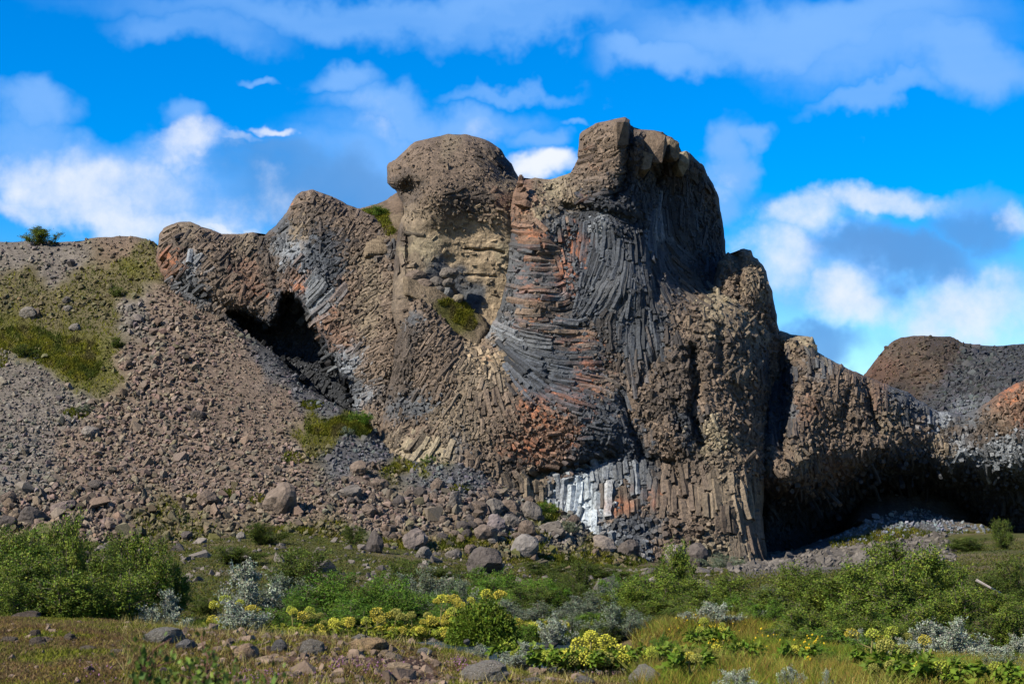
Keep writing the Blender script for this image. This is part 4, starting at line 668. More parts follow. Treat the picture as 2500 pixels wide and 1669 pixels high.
def place_boulder(name, px, py, w, h, d, col, label, cat='boulder', mat=MAT_BOULDER, seed=0, sink=.18, group=None, ang=.35, rough=.13, depth=None, tilt=.15, sub=3):
    """stone whose foot shows at (px, py + h/2), w x h photo pixels, at depth d"""
    m = PX(d); rg = np.random.default_rng(seed + 999); me = boulder_mesh(name, seed + int(px * 7 + py), mat, col, sub, ang, rough)
    o = ob(name, me, label=label, cat=cat, group=group); hw, hh = w * m * .54, h * m * .56
    o.location = P(px, py, d) + np.array([0, hw * .3, -.26 * hh]); o.scale = (hw, (depth or .9) * (hw + hh) / 2, hh); o.rotation_euler = (rg.normal(0, tilt), rg.normal(0, tilt), rg.uniform(-.5, .5)); return o
GB, BB, DBd, PB = (.115, .10, .085), (.12, .09, .068), (.072, .06, .052), (.135, .12, .10)
TB = [(505,1212,50,46,BB,'dark round boulder alone on the lower scree slope'),(690,1215,90,88,(.15,.115,.088),'largest pinkish boulder half way along the lower scree slope'),(875,1140,54,44,BB,'rounded boulder above the flat one on the scree'),(857,1196,72,42,GB,'broad flat grey boulder low on the scree'),(927,1180,42,34,BB,'medium brown boulder right of the broad flat one'),
 (900,1243,46,34,BB,'brown boulder under the broad flat boulder'),(916,1322,46,66,DBd,'tall dark boulder standing in the grass at the foot of the scree'),(1012,1310,80,66,(.13,.105,.09),'leaning brown boulder with a pale stone at its foot'),(1034,1348,42,38,PB,'pale rounded stone at the foot of the leaning boulder'),(1110,1350,44,34,GB,'low grey boulder beside the biggest dark boulder'),
 (1185,1362,108,84,DBd,'biggest dark boulder in the grass below the cliff'),(1281,1332,84,66,(.15,.135,.12),'pale craggy boulder right of the biggest dark boulder'),(1207,1236,48,48,GB,'grey boulder at the top of the boulder pile'),(1247,1230,46,44,BB,'brown boulder in the top row of the boulder pile'),(1296,1242,52,54,GB,'round grey boulder at the right end of the boulder pile'),
 (1168,1232,40,36,BB,'smaller boulder left of the boulder pile'),(1212,1272,54,48,(.14,.115,.11),'purplish boulder in the middle of the boulder pile'),(1250,1268,46,46,GB,'middle grey boulder between two others in the pile'),(1286,1290,52,50,BB,'lower right boulder of the boulder pile'),(1186,1296,62,50,(.15,.115,.09),'wide brown boulder at the bottom of the pile'),
 (1201,1316,30,20,PB,'small pale stone under the boulder pile'),(1352,1287,72,44,GB,'long grey boulder right of the boulder pile'),(1476,1322,66,50,(.17,.14,.115),'brown boulder in front of the honeycomb column ends'),(1532,1335,56,52,DBd,'dark boulder touching the honeycomb column ends'),(1148,1338,34,28,BB,'brown stone above the biggest dark boulder'),(1110,1215,38,40,GB,'upright grey boulder on the right of the scree'),(1065,1180,36,36,BB,'brown boulder below the dark gravel'),
 (68,761,46,32,PB,'pale boulder alone on the upper left grass slope'),(181,795,36,20,PB,'flat pale stone on the upper left slope'),(161,730,26,20,GB,'upper one of two stones on the left slope'),(165,750,26,18,PB,'lower one of two stones on the left slope'),(320,786,24,26,GB,'upright grey stone beside the mossy patch'),(220,1052,42,34,(.19,.165,.14),'squarish tan boulder in the left scree'),
 (76,1256,64,50,DBd,'large dark boulder at the left foot of the scree'),(152,1234,60,38,(.13,.10,.085),'flat brown boulder at the left foot of the scree'),(18,1270,44,36,DBd,'dark boulder at the left edge of the picture'),(18,1210,40,34,BB,'brown boulder above the left edge bushes'),(232,1180,44,26,DBd,'low dark boulder in the left scree'),(455,1305,30,24,DBd,'small dark stone at the top edge of the grass'),(590,1308,28,26,PB,'pale stone in the grass below the scree'),
 (480,1010,44,34,DBd,'dark block in the middle of the scree'),(1655,1345,70,66,(.16,.14,.12),'brown boulder behind a birch at the cliff foot'),(1700,1352,64,64,DBd,'dark boulder behind a birch at the cliff foot')]
for k, (px, py, w, h, c, lab) in enumerate(TB):
    d = float(talus.at(talus.D, px, py + h * .4)) - .3
    if px > 1600: d = 114.0
    d = min(d, ground_d(px, py + h * .5) + 1.5) if py > 1290 else d
    place_boulder('boulder', px, py, w, h, d, c, lab, seed=k, sub=3 if w > 30 else 2)
rgb = np.random.default_rng(404)
for k in range(58):                                   # angular blocks between the big ones
    px = rgb.normal(1225, 75) if k < 40 else rgb.normal(1000, 120); py = rgb.uniform(1195, 1318) if k < 40 else rgb.uniform(1200, 1310); w = rgb.uniform(20, 40)
    place_boulder('rock_block', px, py, w, w * rgb.uniform(.65, 1.0), float(talus.at(talus.D, px, py + 8)) - .15, np.array(BB if rgb.random() < .6 else DBd) * rgb.uniform(.75, 1.2), 'brown angular block wedged in the boulder pile below the cliff' if k < 40 else 'brown angular block lying low on the scree left of the boulder pile', seed=900 + k, ang=.5, group='blocks of the boulder pile' if k < 40 else 'blocks low on the scree', sub=2)
AB = [(1015,668,54,28,BB,'long brown stone leftmost in the alcove'),(1033,690,44,26,BB,'brown stone under the long one in the alcove'),(1066,683,36,28,GB,'grey stone in the middle of the alcove pile'),(1096,662,44,30,GB,'top stone of the alcove pile'),(1097,685,34,32,GB,'second stone from the top of the alcove pile'),(1072,703,32,24,GB,'small grey stone in the alcove pile'),
 (1094,709,26,28,(.13,.13,.125),'round grey ball-like stone in the alcove'),(1088,737,38,38,(.15,.145,.135),'rounded grey boulder above the alcove grass'),(1118,726,30,22,(.2,.165,.115),'tan stone above the alcove grass'),(1160,795,54,38,(.21,.19,.165),'largest pale boulder at the bottom of the alcove'),(1121,750,22,14,PB,'smallest pale stone in the alcove')]
for k, (px, py, w, h, c, lab) in enumerate(AB):
    d = min(float(dome.at(dome.D, px, py)), 127.6) - .35
    place_boulder('boulder', px, py, w, h, d, c, lab, seed=50 + k, ang=.1)
# ledge of soil and grass that carries the alcove stones
LEDGE = [(985,676),(1010,672),(1050,690),(1080,690),(1110,700),(1125,735),(1150,755),(1180,775),(1195,805),(1165,850),(1090,800),(1040,740),(985,720)]
ledge = Relief(LEDGE, [(1000,680,126.8),(1060,700,127),(1110,720,127.6),(1150,770,127),(1180,800,126.4),(1120,800,125.4),(1050,740,125.6),(1000,715,125.8)], [(1010,690,0,'N','E'),(1060,710,0,'N','E'),(1120,760,0,'N','m'),(1135,775,0,'N','m'),(1170,800,0,'N','E')], step=4, roll=.6, R=12, T=2, amp=2, bump=(.2, .15, .08), seed=97.0)
land('ledge_terrain', ledge)

FR = [(60,1505,88,34,'dark flat boulder under the left birches',DBd,0),(86,1545,30,24,'small dark stone on the left heath',DBd,0),(88,1566,62,30,'dark stone in a hollow of the left heath',DBd,0),(168,1556,34,24,'small round grey stone on the left heath',GB,0),(214,1582,46,18,'flat grey stone on the left heath',GB,0),(282,1592,42,20,'brownish low stone on the left heath',GB,0),(22,1560,40,26,'grey stone at the left edge of the heath',GB,0),
 (400,1550,118,56,'jagged lichen-covered outcrop on the left heath',(.17,.17,.165),1),(455,1575,50,34,'blue-grey stone beside the jagged outcrop',(.12,.125,.14),0),(600,1592,66,48,'brown stone half covered by heather',(.2,.15,.11),0),(682,1578,44,40,'dark angular stone near the tan slabs',(.085,.088,.095),0),(757,1580,66,46,'rounded stone covered with pale lichen',(.17,.16,.15),1),(690,1606,44,16,'thin tan slab lying on bare soil',(.30,.21,.12),0),
 (724,1613,24,10,'tiny tan slab on bare soil',(.28,.2,.12),0),(893,1572,96,46,'large tan boulder broken into slabs',(.24,.18,.11),0),(885,1556,52,26,'grey top stone behind the large tan boulder',(.15,.15,.145),0),(868,1592,50,24,'tan slab at the foot of the large tan boulder',(.28,.21,.13),0),(938,1594,44,30,'standing tan slab right of the large tan boulder',(.25,.2,.14),0),(960,1600,44,26,'low grey-brown slab by the path',(.2,.17,.14),0),(908,1590,36,12,'thin pale slab between the large tan boulder and the path',(.32,.24,.15),0),
 (972,1628,80,44,'flat-topped tan boulder on the dirt path',(.26,.21,.15),0),(1000,1645,50,22,'tan slab under the flat-topped boulder',(.27,.2,.13),0),(985,1660,34,16,'tan slab at the lower edge of the path',(.27,.2,.13),0),(1058,1566,48,30,'pointed grey stone on the bank crest',(.16,.165,.17),0),(1036,1592,40,26,'grey stone under the pointed one',(.15,.155,.16),0),(1036,1612,26,8,'small tan slab on the path',(.3,.23,.14),0),
 (1182,1640,112,66,'wide lichen-covered boulder in the centre foreground',(.19,.185,.18),1),(1577,1652,92,78,'round boulder speckled with pale lichen at the bottom',(.20,.20,.175),1),(1428,1660,50,28,'dark grey stone left of the speckled boulder',(.13,.13,.135),0),(1292,1660,56,24,'dark stone at the bottom edge',(.13,.125,.13),1),(1508,1640,24,26,'small dark stone left of the round speckled boulder',DBd,0),(1256,1575,32,14,'dark wet stone at the edge of the stream',(.05,.052,.055),0),(1345,1573,40,14,'second dark wet stone in the stream',(.05,.052,.055),0),(1140,1563,18,16,'small wet stone by the stream',(.1,.105,.11),0),
 (700,1648,60,22,'low brown stone in the heather',(.19,.15,.12),0),(780,1655,70,22,'pinkish low stone in the heather',(.17,.14,.13),0),(830,1662,40,18,'tan stone at the bottom edge',(.25,.19,.13),0),(640,1640,60,16,'flat brown stone near the twig',(.18,.145,.11),0)]
for k, (px, py, w, h, lab, c, lich) in enumerate(FR):
    d = 28.2 if 'wet' in lab else ground_d(px, py + h * .42) if py > 1520 else 30.0
    place_boulder('stone', px, py, w, h, d + .06, np.array(c) * (1.08, .98, .84), lab, 'stone', MAT_LICHEN if lich else MAT_BOULDER, seed=200 + k, ang=.6, rough=.14, tilt=.1)
rgp = np.random.default_rng(77)                     # pebbles strewn along the foreground
pb = Bag()
for k in range(2600):
    px = rgp.uniform(450, 1350) if k % 3 else rgp.uniform(0, 2500); d = rgp.uniform(15.5, 21); p = P(px, HORIZON, d); z = float(ground_z(p[0], d)); V, F = ROCKS[k % 14]; hs = np.exp(rgp.normal(-3.75, .6))
    pb.add((V * rgp.uniform(.6, 1.2, 3)) @ rotm(rgp, 1)[0].T * hs + (p[0], d, z), F, np.array((.19, .135, .095)) * rgp.uniform(.5, 1.25))
ob('pebbles', pb.mesh('pebbles', MAT_SCREE), label='tan and grey pebbles strewn over the foreground path', cat='pebbles', kind='stuff')
gb = Bag()                                          # gravel on the bare slope before the cave
for k in range(2600):
    px = rgp.uniform(1780, 2330); d = rgp.uniform(88, 126); p = P(px, HORIZON, d); V, F = ROCKS[k % 14]; hs = np.exp(rgp.normal(-2.0, .5)); gb.add((V * rgp.uniform(.6, 1.2, 3)) @ rotm(rgp, 1)[0].T * hs + (p[0], d, 0.), F, np.array((.12, .105, .088)) * rgp.uniform(.5, 1.3)); gb.V[-1] = gb.V[-1] + (0, 0, 0)
for k in range(1100):                                # stones in the grass below the scree
    px = rgp.uniform(-100, 1800); d = rgp.uniform(66, 104); p = P(px, HORIZON, d); V, F = ROCKS[k % 14]; hs = np.exp(rgp.normal(-2.3, .6)); gb.add((V * rgp.uniform(.6, 1.2, 3)) @ rotm(rgp, 1)[0].T * hs + (p[0], d, 0.), F, np.array((.14, .12, .10)) * rgp.uniform(.5, 1.3))
_c = np.array([v.mean(0)[:2] for v in gb.V]); _z = ground_z(_c[:, 0], _c[:, 1])
for k in range(len(gb.V)): gb.V[k] = gb.V[k] + (0, 0, _z[k])
ob('gravel', gb.mesh('gravel', MAT_SCREE), label='grey gravel and small stones on the ground below the cliffs', cat='gravel', kind='stuff')

# ================================================================== PLANTS
def tube(bag, pts, r0, r1, col, k=4):
    pts = np.asarray(pts, float); n = len(pts); T = np.gradient(pts, axis=0); T /= np.linalg.norm(T, axis=1)[:, None] + 1e-9
    A = np.cross(T, (.31, .17, .93)); A /= np.linalg.norm(A, axis=1)[:, None] + 1e-9; B = np.cross(T, A); th = np.arange(k) / k * 2 * math.pi; r = np.linspace(r0, r1, n)[:, None, None]
    V = (pts[:, None] + r * (A[:, None] * np.cos(th)[None, :, None] + B[:, None] * np.sin(th)[None, :, None])).reshape(-1, 3); ii = np.arange(k); jj = (ii + 1) % k; F = []
    for a in range(n - 1): F += [np.stack([a * k + ii, a * k + jj, (a + 1) * k + jj], -1), np.stack([a * k + ii, (a + 1) * k + jj, (a + 1) * k + ii], -1)]
    bag.add(V, np.concatenate(F), col)
def leaves(rg, pos, size, asp, col, jit, up=0.0, axis=None):
    """folded leaf blades: 4 corners, 2 triangles each"""
    n = len(pos); a = rg.normal(size=(n, 3)) if axis is None else axis + rg.normal(0, .5, (n, 3)); a[:, 2] += up; a /= np.linalg.norm(a, axis=1)[:, None] + 1e-9
    b = np.cross(a, rg.normal(size=(n, 3))); b /= np.linalg.norm(b, axis=1)[:, None] + 1e-9; nn = np.cross(a, b); s = (size * rg.uniform(.6, 1.3, n))[:, None]
    V = np.stack([pos, pos + s * (.5 * a + .5 * asp * b + .12 * nn), pos + s * a, pos + s * (.5 * a - .5 * asp * b + .12 * nn)], 1).reshape(-1, 3)
    i = np.arange(n)[:, None] * 4; F = np.concatenate([i + (0, 1, 2), i + (0, 2, 3)])
    c = np.asarray(col) * (1 + jit * rg.uniform(-1, 1, (n, 1))) * (1 + .08 * rg.normal(size=(n, 3))); return V, F, np.repeat(np.clip(c, .003, 1), 4, 0)
def shrub(seed, n_stem, n_twig, n_leaf, lsize, asp, col, col2, bark, spread=.5, up=.7, dome=True, jit=.35, low=.12):
    """unit shrub (about 1 wide, 1 high): (stem mesh, foliage mesh)"""
    rg = np.random.default_rng(seed); sb = Bag(); LV, LF, LC, nn = [], [], [], 0
    for s in range(n_stem):
        a = rg.uniform(0, 2 * math.pi); lean = rg.uniform(.05, 1) ** .7 * spread; hgt = (1 - .55 * (lean / spread) ** 2 if dome else 1) * rg.uniform(.75, 1.0)
        t = np.linspace(0, 1, 6)[:, None]; end = np.array([math.cos(a) * lean, math.sin(a) * lean, hgt * .92]); st = np.array([math.cos(a), math.sin(a), 0]) * .06 * rg.random()
        pts = st + (end - st) * np.concatenate([t ** .8, t ** .8, t ** 1.05], 1) + rg.normal(0, .018, (6, 3)) * t; tube(sb, pts, .012, .003, bark)
        for w in range(n_twig):
            u = rg.uniform(low, 1) ** .8; f = u * 5; i = min(4, int(f)); p0 = pts[i] + (pts[i + 1] - pts[i]) * (f - i)
            d = rg.normal(size=3); d[2] = abs(d[2]) * up + .25; d += .6 * np.array([math.cos(a), math.sin(a), 0]) * lean; d /= np.linalg.norm(d); ln = rg.uniform(.10, .26) * (1.15 - .45 * u)
            q = np.stack([p0, p0 + d * ln * .5 + rg.normal(0, .01, 3), p0 + d * ln]); tube(sb, q, .004, .0015, bark, 3)
            m = max(3, int(n_leaf * rg.uniform(.6, 1.4))); v = rg.uniform(.1, 1.08, m)[:, None]; pos = p0 + d * ln * v + rg.normal(0, .022, (m, 3))
            cc = np.asarray(col) + (np.asarray(col2) - np.asarray(col)) * rg.random() ** 1.5
            V, F, C = leaves(rg, pos, lsize, asp, cc * rg.uniform(.75, 1.2), jit, .35); LV.append(V); LF.append(F + nn); LC.append(C); nn += len(V)
    V = np.concatenate(LV); V[:, 2] = np.maximum(V[:, 2], .0); sz = 1 / np.quantile(V[:, 2], .996); sx = .5 / np.quantile(np.hypot(V[:, 0], V[:, 1]), .96); V = V * (sx, sx, sz); sb.V = [v * (sx, sx, sz) for v in sb.V]
    return sb, (V, np.concatenate(LF), np.concatenate(LC))
SHRUBS = {}
def reg(kind, mat, *a, n=3, **k):
    for v in range(n):
        sb, f = shrub(a[0] + v, *a[1:], **k); SHRUBS.setdefault(kind, []).append((sb.mesh('stems', MAT_BARK), mesh('foliage', *f, mat)))
reg('birch', MAT_LEAF, 1000, 11, 28, 44, .0215, .8, (.072, .120, .013), (.19, .232, .030), (.10, .075, .06), spread=.46, n=4)
reg('willow', MAT_LEAF, 1100, 14, 26, 36, .030, .45, (.066, .148, .014), (.155, .25, .028), (.08, .06, .04), spread=.55, n=3, low=.05)
reg('dark', MAT_LEAF, 1200, 14, 24, 36, .028, .5, (.052, .086, .012), (.12, .15, .022), (.06, .045, .035), spread=.55, n=2, low=.05)
reg('silver', MAT_SILVER, 1300, 12, 22, 26, .040, .5, (.19, .22, .15), (.34, .37, .28), (.13, .11, .10), spread=.52, n=4, jit=.3, low=.15)
reg('sage', MAT_SILVER, 1400, 12, 22, 30, .034, .45, (.095, .125, .065), (.20, .23, .16), (.12, .10, .08), spread=.55, n=2, low=.08)
reg('near', MAT_LEAF, 1500, 7, 14, 7, .036, .85, (.065, .11, .018), (.14, .19, .035), (.11, .05, .035), spread=.35, n=1, dome=False, low=.72)
NAMES = dict(birch='birch_shrub', willow='willow_shrub', dark='willow_shrub', silver='silver_willow', sage='silver_willow', near='birch_sapling')
_cnt = {}
def plant(kind, px, top, w, d, label, group=None, sinkz=.05, zb=None):
    """shrub whose top shows at row `top`, w photo pixels wide, standing at depth d"""
    if zb is None and px > 1500 and 33 < d < 60: d = d * .82
    p = P(px, top, d); z = float(ground_z(p[0], d)) if zb is None else zb; h = max(.3, p[2] - z); ww = w * PX(d)
    v = SHRUBS[kind]; k = _cnt.get(kind, 0); _cnt[kind] = k + 1; sm, fm = v[k % len(v)]
    e = ob(NAMES[kind], None, label=label, cat='shrub' if kind != 'birch' else 'birch', group=group, loc=(p[0], d, z - sinkz)); e.scale = (ww, ww * .9, h * 1.03); e.rotation_euler = (0, 0, k * 2.399)
    ob('stems', sm, e); ob('foliage', fm, e); return e
L_ = plant
L_('birch',35,1300,210,41,'birch shrub at the left edge of the picture, beside the tallest left birch'); L_('birch',172,1258,150,43,'tallest birch in the left thicket, its thin top standing against the scree')
L_('birch',330,1305,190,42,'birch shrub at the right end of the left thicket'); L_('birch',250,1345,190,39,'low birch in the front middle of the left thicket'); L_('birch',95,1350,210,38,'broad low birch in front of the left edge of the thicket'); L_('birch',-40,1330,200,39,'birch shrub cut by the left edge of the picture')
L_('birch',180,1400,240,36.5,'lowest leafy birch at the front foot of the left thicket'); L_('birch',420,1365,110,43,'thin birch reaching out right of the left thicket'); L_('dark',30,1288,180,60,'dark shrub behind the left birches at the scree foot'); L_('dark',260,1320,160,56,'dark willow behind the right end of the left thicket')
L_('silver',395,1440,110,37,'sparse silver willow right of the left birch thicket'); L_('silver',560,1480,80,33,'small silver willow tuft below the large silver willow'); L_('silver',605,1368,170,44,'large silver willow with a pointed top'); L_('silver',590,1462,150,33,'silver willow among yellow angelica in front of the large one'); L_('silver',470,1505,110,31,'low silver willow at the edge of the heath')
L_('dark',745,1338,230,52,'wide dark shrub behind the bright green willow'); L_('dark',640,1275,130,96,'dark shrub high on the grass below the scree'); L_('dark',865,1282,70,100,'upright dark shrub next to the tall dark boulder'); L_('sage',700,1400,150,48,'grey willow in the shade left of the bright green willow')
L_('willow',800,1398,240,40,'bright green rounded willow in the centre left'); L_('willow',930,1402,230,41,'bright green willow joined to the right of the rounded one'); L_('willow',720,1440,150,38,'small bright willow in front of the wide dark shrub'); L_('willow',860,1460,260,36,'low green willow behind the angelica row')
L_('sage',1045,1380,170,47,'silver-grey willow behind the bright willow, left one of a pair'); L_('sage',1120,1408,130,46,'silver-grey willow, right one of the pair behind the angelica'); L_('sage',1030,1450,130,42,'grey willow in front of the silver-grey pair')
L_('willow',1180,1385,170,54,'green dome-shaped willow under the biggest boulder'); L_('willow',1250,1398,190,52,'green dome-shaped willow right of the one under the boulder'); L_('willow',1320,1412,170,50,'green willow at the right end of the dome-shaped row'); L_('dark',1000,1362,120,62,'dark low shrub below the pale rounded stone'); L_('dark',1300,1430,200,48,'dark shrub under the dome-shaped row')
L_('sage',1215,1462,170,40,'grey willow above the bright yellow-green bush'); L_('sage',1320,1468,170,38,'grey willow right of the bright yellow-green bush'); L_('sage',1140,1505,90,36,'small grey willow among the angelica'); L_('silver',1355,1495,90,31,'pale silver willow standing by the stream')
L_('dark',1420,1365,110,52,'tall dark green shrub between the willows and the right birches'); L_('dark',1390,1420,120,50,'dark shrub left of the small silver willow'); L_('sage',1488,1408,80,50,'small round grey-green willow before dark shrubs'); L_('willow',1570,1400,150,50,'green willow left of the boulder-side birch'); L_('dark',1490,1460,150,46,'dark shrub behind the right meadow')
L_('birch',1645,1325,110,49,'birch with a tall thin top in front of the cliff foot boulders'); L_('birch',1600,1395,190,46,'broad birch in front of the thin-topped one'); L_('birch',1700,1410,180,47,'birch right of the thin-topped one'); L_('birch',1790,1400,170,46,'birch in the middle of the right thicket'); L_('birch',1640,1450,190,42,'dark low birch above the meadow'); L_('dark',1560,1470,150,42,'dark shrub at the left end of the meadow'); L_('willow',1800,1450,200,42,'green willow under the middle of the right thicket')
L_('birch',1955,1375,170,43,'yellowish birch left of the largest birch'); L_('birch',2040,1400,170,42,'birch with dark branches at the foot of the largest birch'); L_('birch',2150,1310,210,44,'largest birch, on the right before the cave'); L_('birch',2250,1335,200,43,'birch leaning to the right of the largest birch'); L_('birch',2120,1360,240,41,'dense birch in front of the largest one'); L_('birch',2200,1400,240,39,'low leafy birch under the largest one'); L_('birch',1900,1430,200,40,'low birch between the meadow and the yellowish birch')
L_('birch',2320,1385,150,46,'birch next to the bare white branches'); L_('dark',2400,1400,170,50,'dark shrub behind the bare white branches'); L_('dark',2480,1360,160,54,'dark shrub at the right edge above the branches'); L_('dark',2450,1268,80,100,'small dark birch at the right end of the cave heap'); L_('birch',2440,1440,190,42,'dark birch at the right edge'); L_('dark',2300,1440,200,41,'dark leafy shrub behind the right silver willows')
L_('sage',1510,1470,150,37,'grey willow left of the meadow'); L_('sage',1440,1440,110,44,'grey-green willow behind the pale streamside one'); L_('silver',1740,1465,150,36,'silver willow behind the meadow, left one of two'); L_('silver',1850,1498,120,31,'silver willow at the right end of the meadow'); L_('silver',1680,1505,60,33,'low silver tuft beside the left meadow willow'); L_('sage',1890,1425,110,44,'grey willow in the middle of the right thicket')
L_('silver',1920,1540,90,28,'small silver willow under the right birches'); L_('willow',2010,1530,190,27,'glossy green willow in front of the right birches'); L_('willow',2110,1545,170,25,'glossy green willow under the angelica heads'); L_('silver',2090,1530,80,27,'small pale willow between two glossy ones')
L_('silver',2280,1508,130,26,'silver willow left one of the big right group'); L_('silver',2350,1505,170,25,'largest silver willow of the right group'); L_('silver',2420,1560,120,23,'low silver willow right of the largest one'); L_('silver',2490,1545,110,24,'silver willow at the right edge of the picture'); L_('willow',2480,1590,110,24,'green shrub between the right edge silver willows')
L_('silver',1165,1565,60,20.5,'pale silver willow tuft left of the stream'); L_('silver',1270,1600,150,19.6,'pale low silver tuft in front of the stream',sinkz=.0); L_('silver',1380,1603,70,19.4,'pale low silver tuft beside the yellow angelica clump',sinkz=.0); L_('silver',1800,1630,130,15.6,'low silver-leaved tuft at the bottom right'); L_('silver',1930,1620,70,16,'pale silver tuft right of the bottom silver-leaved one'); L_('silver',2020,1648,60,15.6,'small grey tuft at the bottom edge on the right'); L_('silver',700,1550,90,24,'pale leafy tuft below the angelica row',sinkz=.0)
for (k, px, top, w, d, lab) in [('birch',2330,1430,200,38,'leafy birch behind the largest silver willow'),('birch',2440,1470,190,34,'dark leafy birch behind the right edge silver willows'),('birch',2240,1470,190,34,'birch just left above the right silver group'),('birch',2060,1460,200,35,'birch with grey stems behind the glossy willows'),('birch',1960,1480,170,34,'birch beside the right end of the meadow'),('willow',2150,1490,180,31,'green willow directly under the largest birch'),
 ('willow',1880,1460,150,37,'green willow behind the right meadow silver willow'),('birch',1740,1430,200,40,'birch right behind the left meadow silver willow'),('birch',1560,1420,170,44,'birch at the left end of the right thicket'),('dark',1660,1480,170,38,'dark shrub just behind the meadow grass'),('willow',1500,1400,120,53,'green willow behind the small round grey one'),('dark',1350,1395,120,58,'dark shrub above the right end of the dome-shaped row'),
 ('sage',1570,1500,120,33,'grey willow at the left foot of the meadow'),('willow',1450,1490,130,36,'green willow behind the bright yellow clump'),('sage',1420,1470,130,40,'grey willow behind the pale streamside willow'),('dark',1300,1475,160,41,'dark green shrub over the far bank of the stream'),('willow',1090,1440,160,44,'green willow between the silver-grey pair'),('willow',980,1430,170,42,'green willow above the right part of the angelica row'),
 ('willow',640,1480,150,36,'green willow between silver willow and angelica'),('dark',500,1450,120,46,'dark shrub left of the large silver willow'),('birch',140,1330,190,46,'birch behind the tallest left birch'),('birch',300,1400,200,37,'leafy birch at the front right of the left thicket'),('birch',10,1410,200,36,'leafy birch at the front left corner of the thicket'),('dark',560,1330,170,80,'low dark shrub in the grass below the pale stone'),('dark',1080,1385,150,75,'low dark shrub left under the biggest boulder'),('dark',1480,1375,180,80,'low dark shrub below the honeycomb columns'),('dark',1330,1370,150,84,'low shrub below the pale craggy boulder'),('sage',1760,1352,120,104,'grey low willow at the foot of the last column'),('dark',2380,1310,160,98,'low shrub in front of the cave heap')]: L_(k, px, top, w, d, lab)
for (k, px, top, w, d, lab) in [('willow',1985,1560,150,21.5,'glossy green willow at the right edge of the meadow'),('willow',2085,1578,170,20.5,'glossy green shrub left below the angelica heads'),('silver',2215,1552,110,23,'silver willow tuft behind the angelica heads'),('willow',2330,1605,170,20,'green shrub in front of the largest silver willow'),('sage',2440,1610,150,20,'grey willow at the bottom right'),('willow',2150,1605,140,19.5,'low green shrub below the tan angelica head'),('birch',1900,1520,150,26,'small birch at the right rim of the meadow'),
 ('birch',2080,1500,190,28,'birch foliage right behind the glossy shrubs'),('birch',2200,1515,170,27,'dark birch foliage behind the angelica heads'),('dark',2420,1500,170,28,'dark shrub between the right silver willows and the birches'),('willow',1620,1540,110,24,'green shrub at the left rim of the meadow'),('willow',1080,1470,150,37,'green leaves behind the middle of the angelica row'),('willow',930,1480,150,36,'green leaves behind the left of the angelica row'),('sage',1390,1500,110,34,'grey willow beyond the stream on the right'),('dark',1480,1520,120,30,'dark green grass clump right of the stream'),('willow',1260,1505,110,32.5,'green shrub on the far bank of the stream')]: L_(k, px, top, w, d, lab)
hz = P(108, 592, 150.5); L_('birch',108,553,105,151,'lone bush on the skyline of the left hill',zb=hz[2] - .3)
def spot(kind, px, top, w, rel, label, up=0):
    q = rel.surf(px, top + .45 * w); L_(kind, px, top, w, q[1] - .2, label, zb=q[2] - .2)
spot('willow',880,1002,70,talus,'bright green bush in the corner where spur and tower meet'); spot('sage',845,1040,40,talus,'small grey-green bush beside the corner bush'); spot('willow',1048,1108,50,talus,'green tuft at the foot of the pale columns'); spot('dark',285,700,45,talus,'grey-green bush at the upper edge of the scree'); spot('dark',280,822,50,talus,'bush at the lower right corner of the mossy patch'); spot('sage',210,985,45,talus,'greyish bush in the left scree'); spot('willow',1335,1222,60,talus,'green bush right of the boulder pile'); spot('sage',1390,1270,60,talus,'grey-green bush in front of the pale columns'); spot('willow',925,500,60,saddle,'green bush in the saddle behind the dome'); spot('dark',60,840,60,talus,'dark bush at the left end of the mossy patch')
spot('sage',1780,1352,90,mound,'x') if False else None
e = plant('near',450,1535,330,7.2,'near birch sapling with large blurred leaves, its base below the frame'); e2 = plant('near',600,1600,260,7.0,'second near birch sapling, lower and right of the first')

# angelica: thick stem, leafy foot, globes of yellow-green flowers
def ball(r, sub=1):
    bm = bmesh.new(); bmesh.ops.create_icosphere(bm, subdivisions=sub, radius=r); V = np.array([v.co[:] for v in bm.verts]); F = np.array([[v.index for v in f.verts] for f in bm.faces]); bm.free(); return V, F
def umbel_mesh(seed, col, n=64):
    rg = np.random.default_rng(seed); b = Bag(); V0, F0 = ball(1, 1); i = np.arange(n) + .5; ph = np.arccos(1 - 1.55 * i / n); th = i * 2.399963
    D = np.stack([np.cos(th) * np.sin(ph), np.sin(th) * np.sin(ph), np.cos(ph)], -1)
    for d in D:
        r = rg.uniform(.08, .15); q = d * rg.uniform(.82, 1.0); c = np.asarray(col) * rg.uniform(.7, 1.25); b.add(V0 * r * (1 + .25 * rg.normal(size=(len(V0), 1))) + q, F0, c)
        tube(b, [np.array((0, 0, -.6)), q * .5 + (0, 0, -.1), q * .9], .02, .015, (.16, .17, .03), 3)
    return b.mesh('umbel', MAT_UMBEL)
UCOL = [(.44, .42, .040), (.30, .34, .035), (.40, .33, .035), (.24, .23, .045)]
UMB = [[umbel_mesh(40 + 3 * c + v, UCOL[c]) for v in range(2)] for c in range(4)]
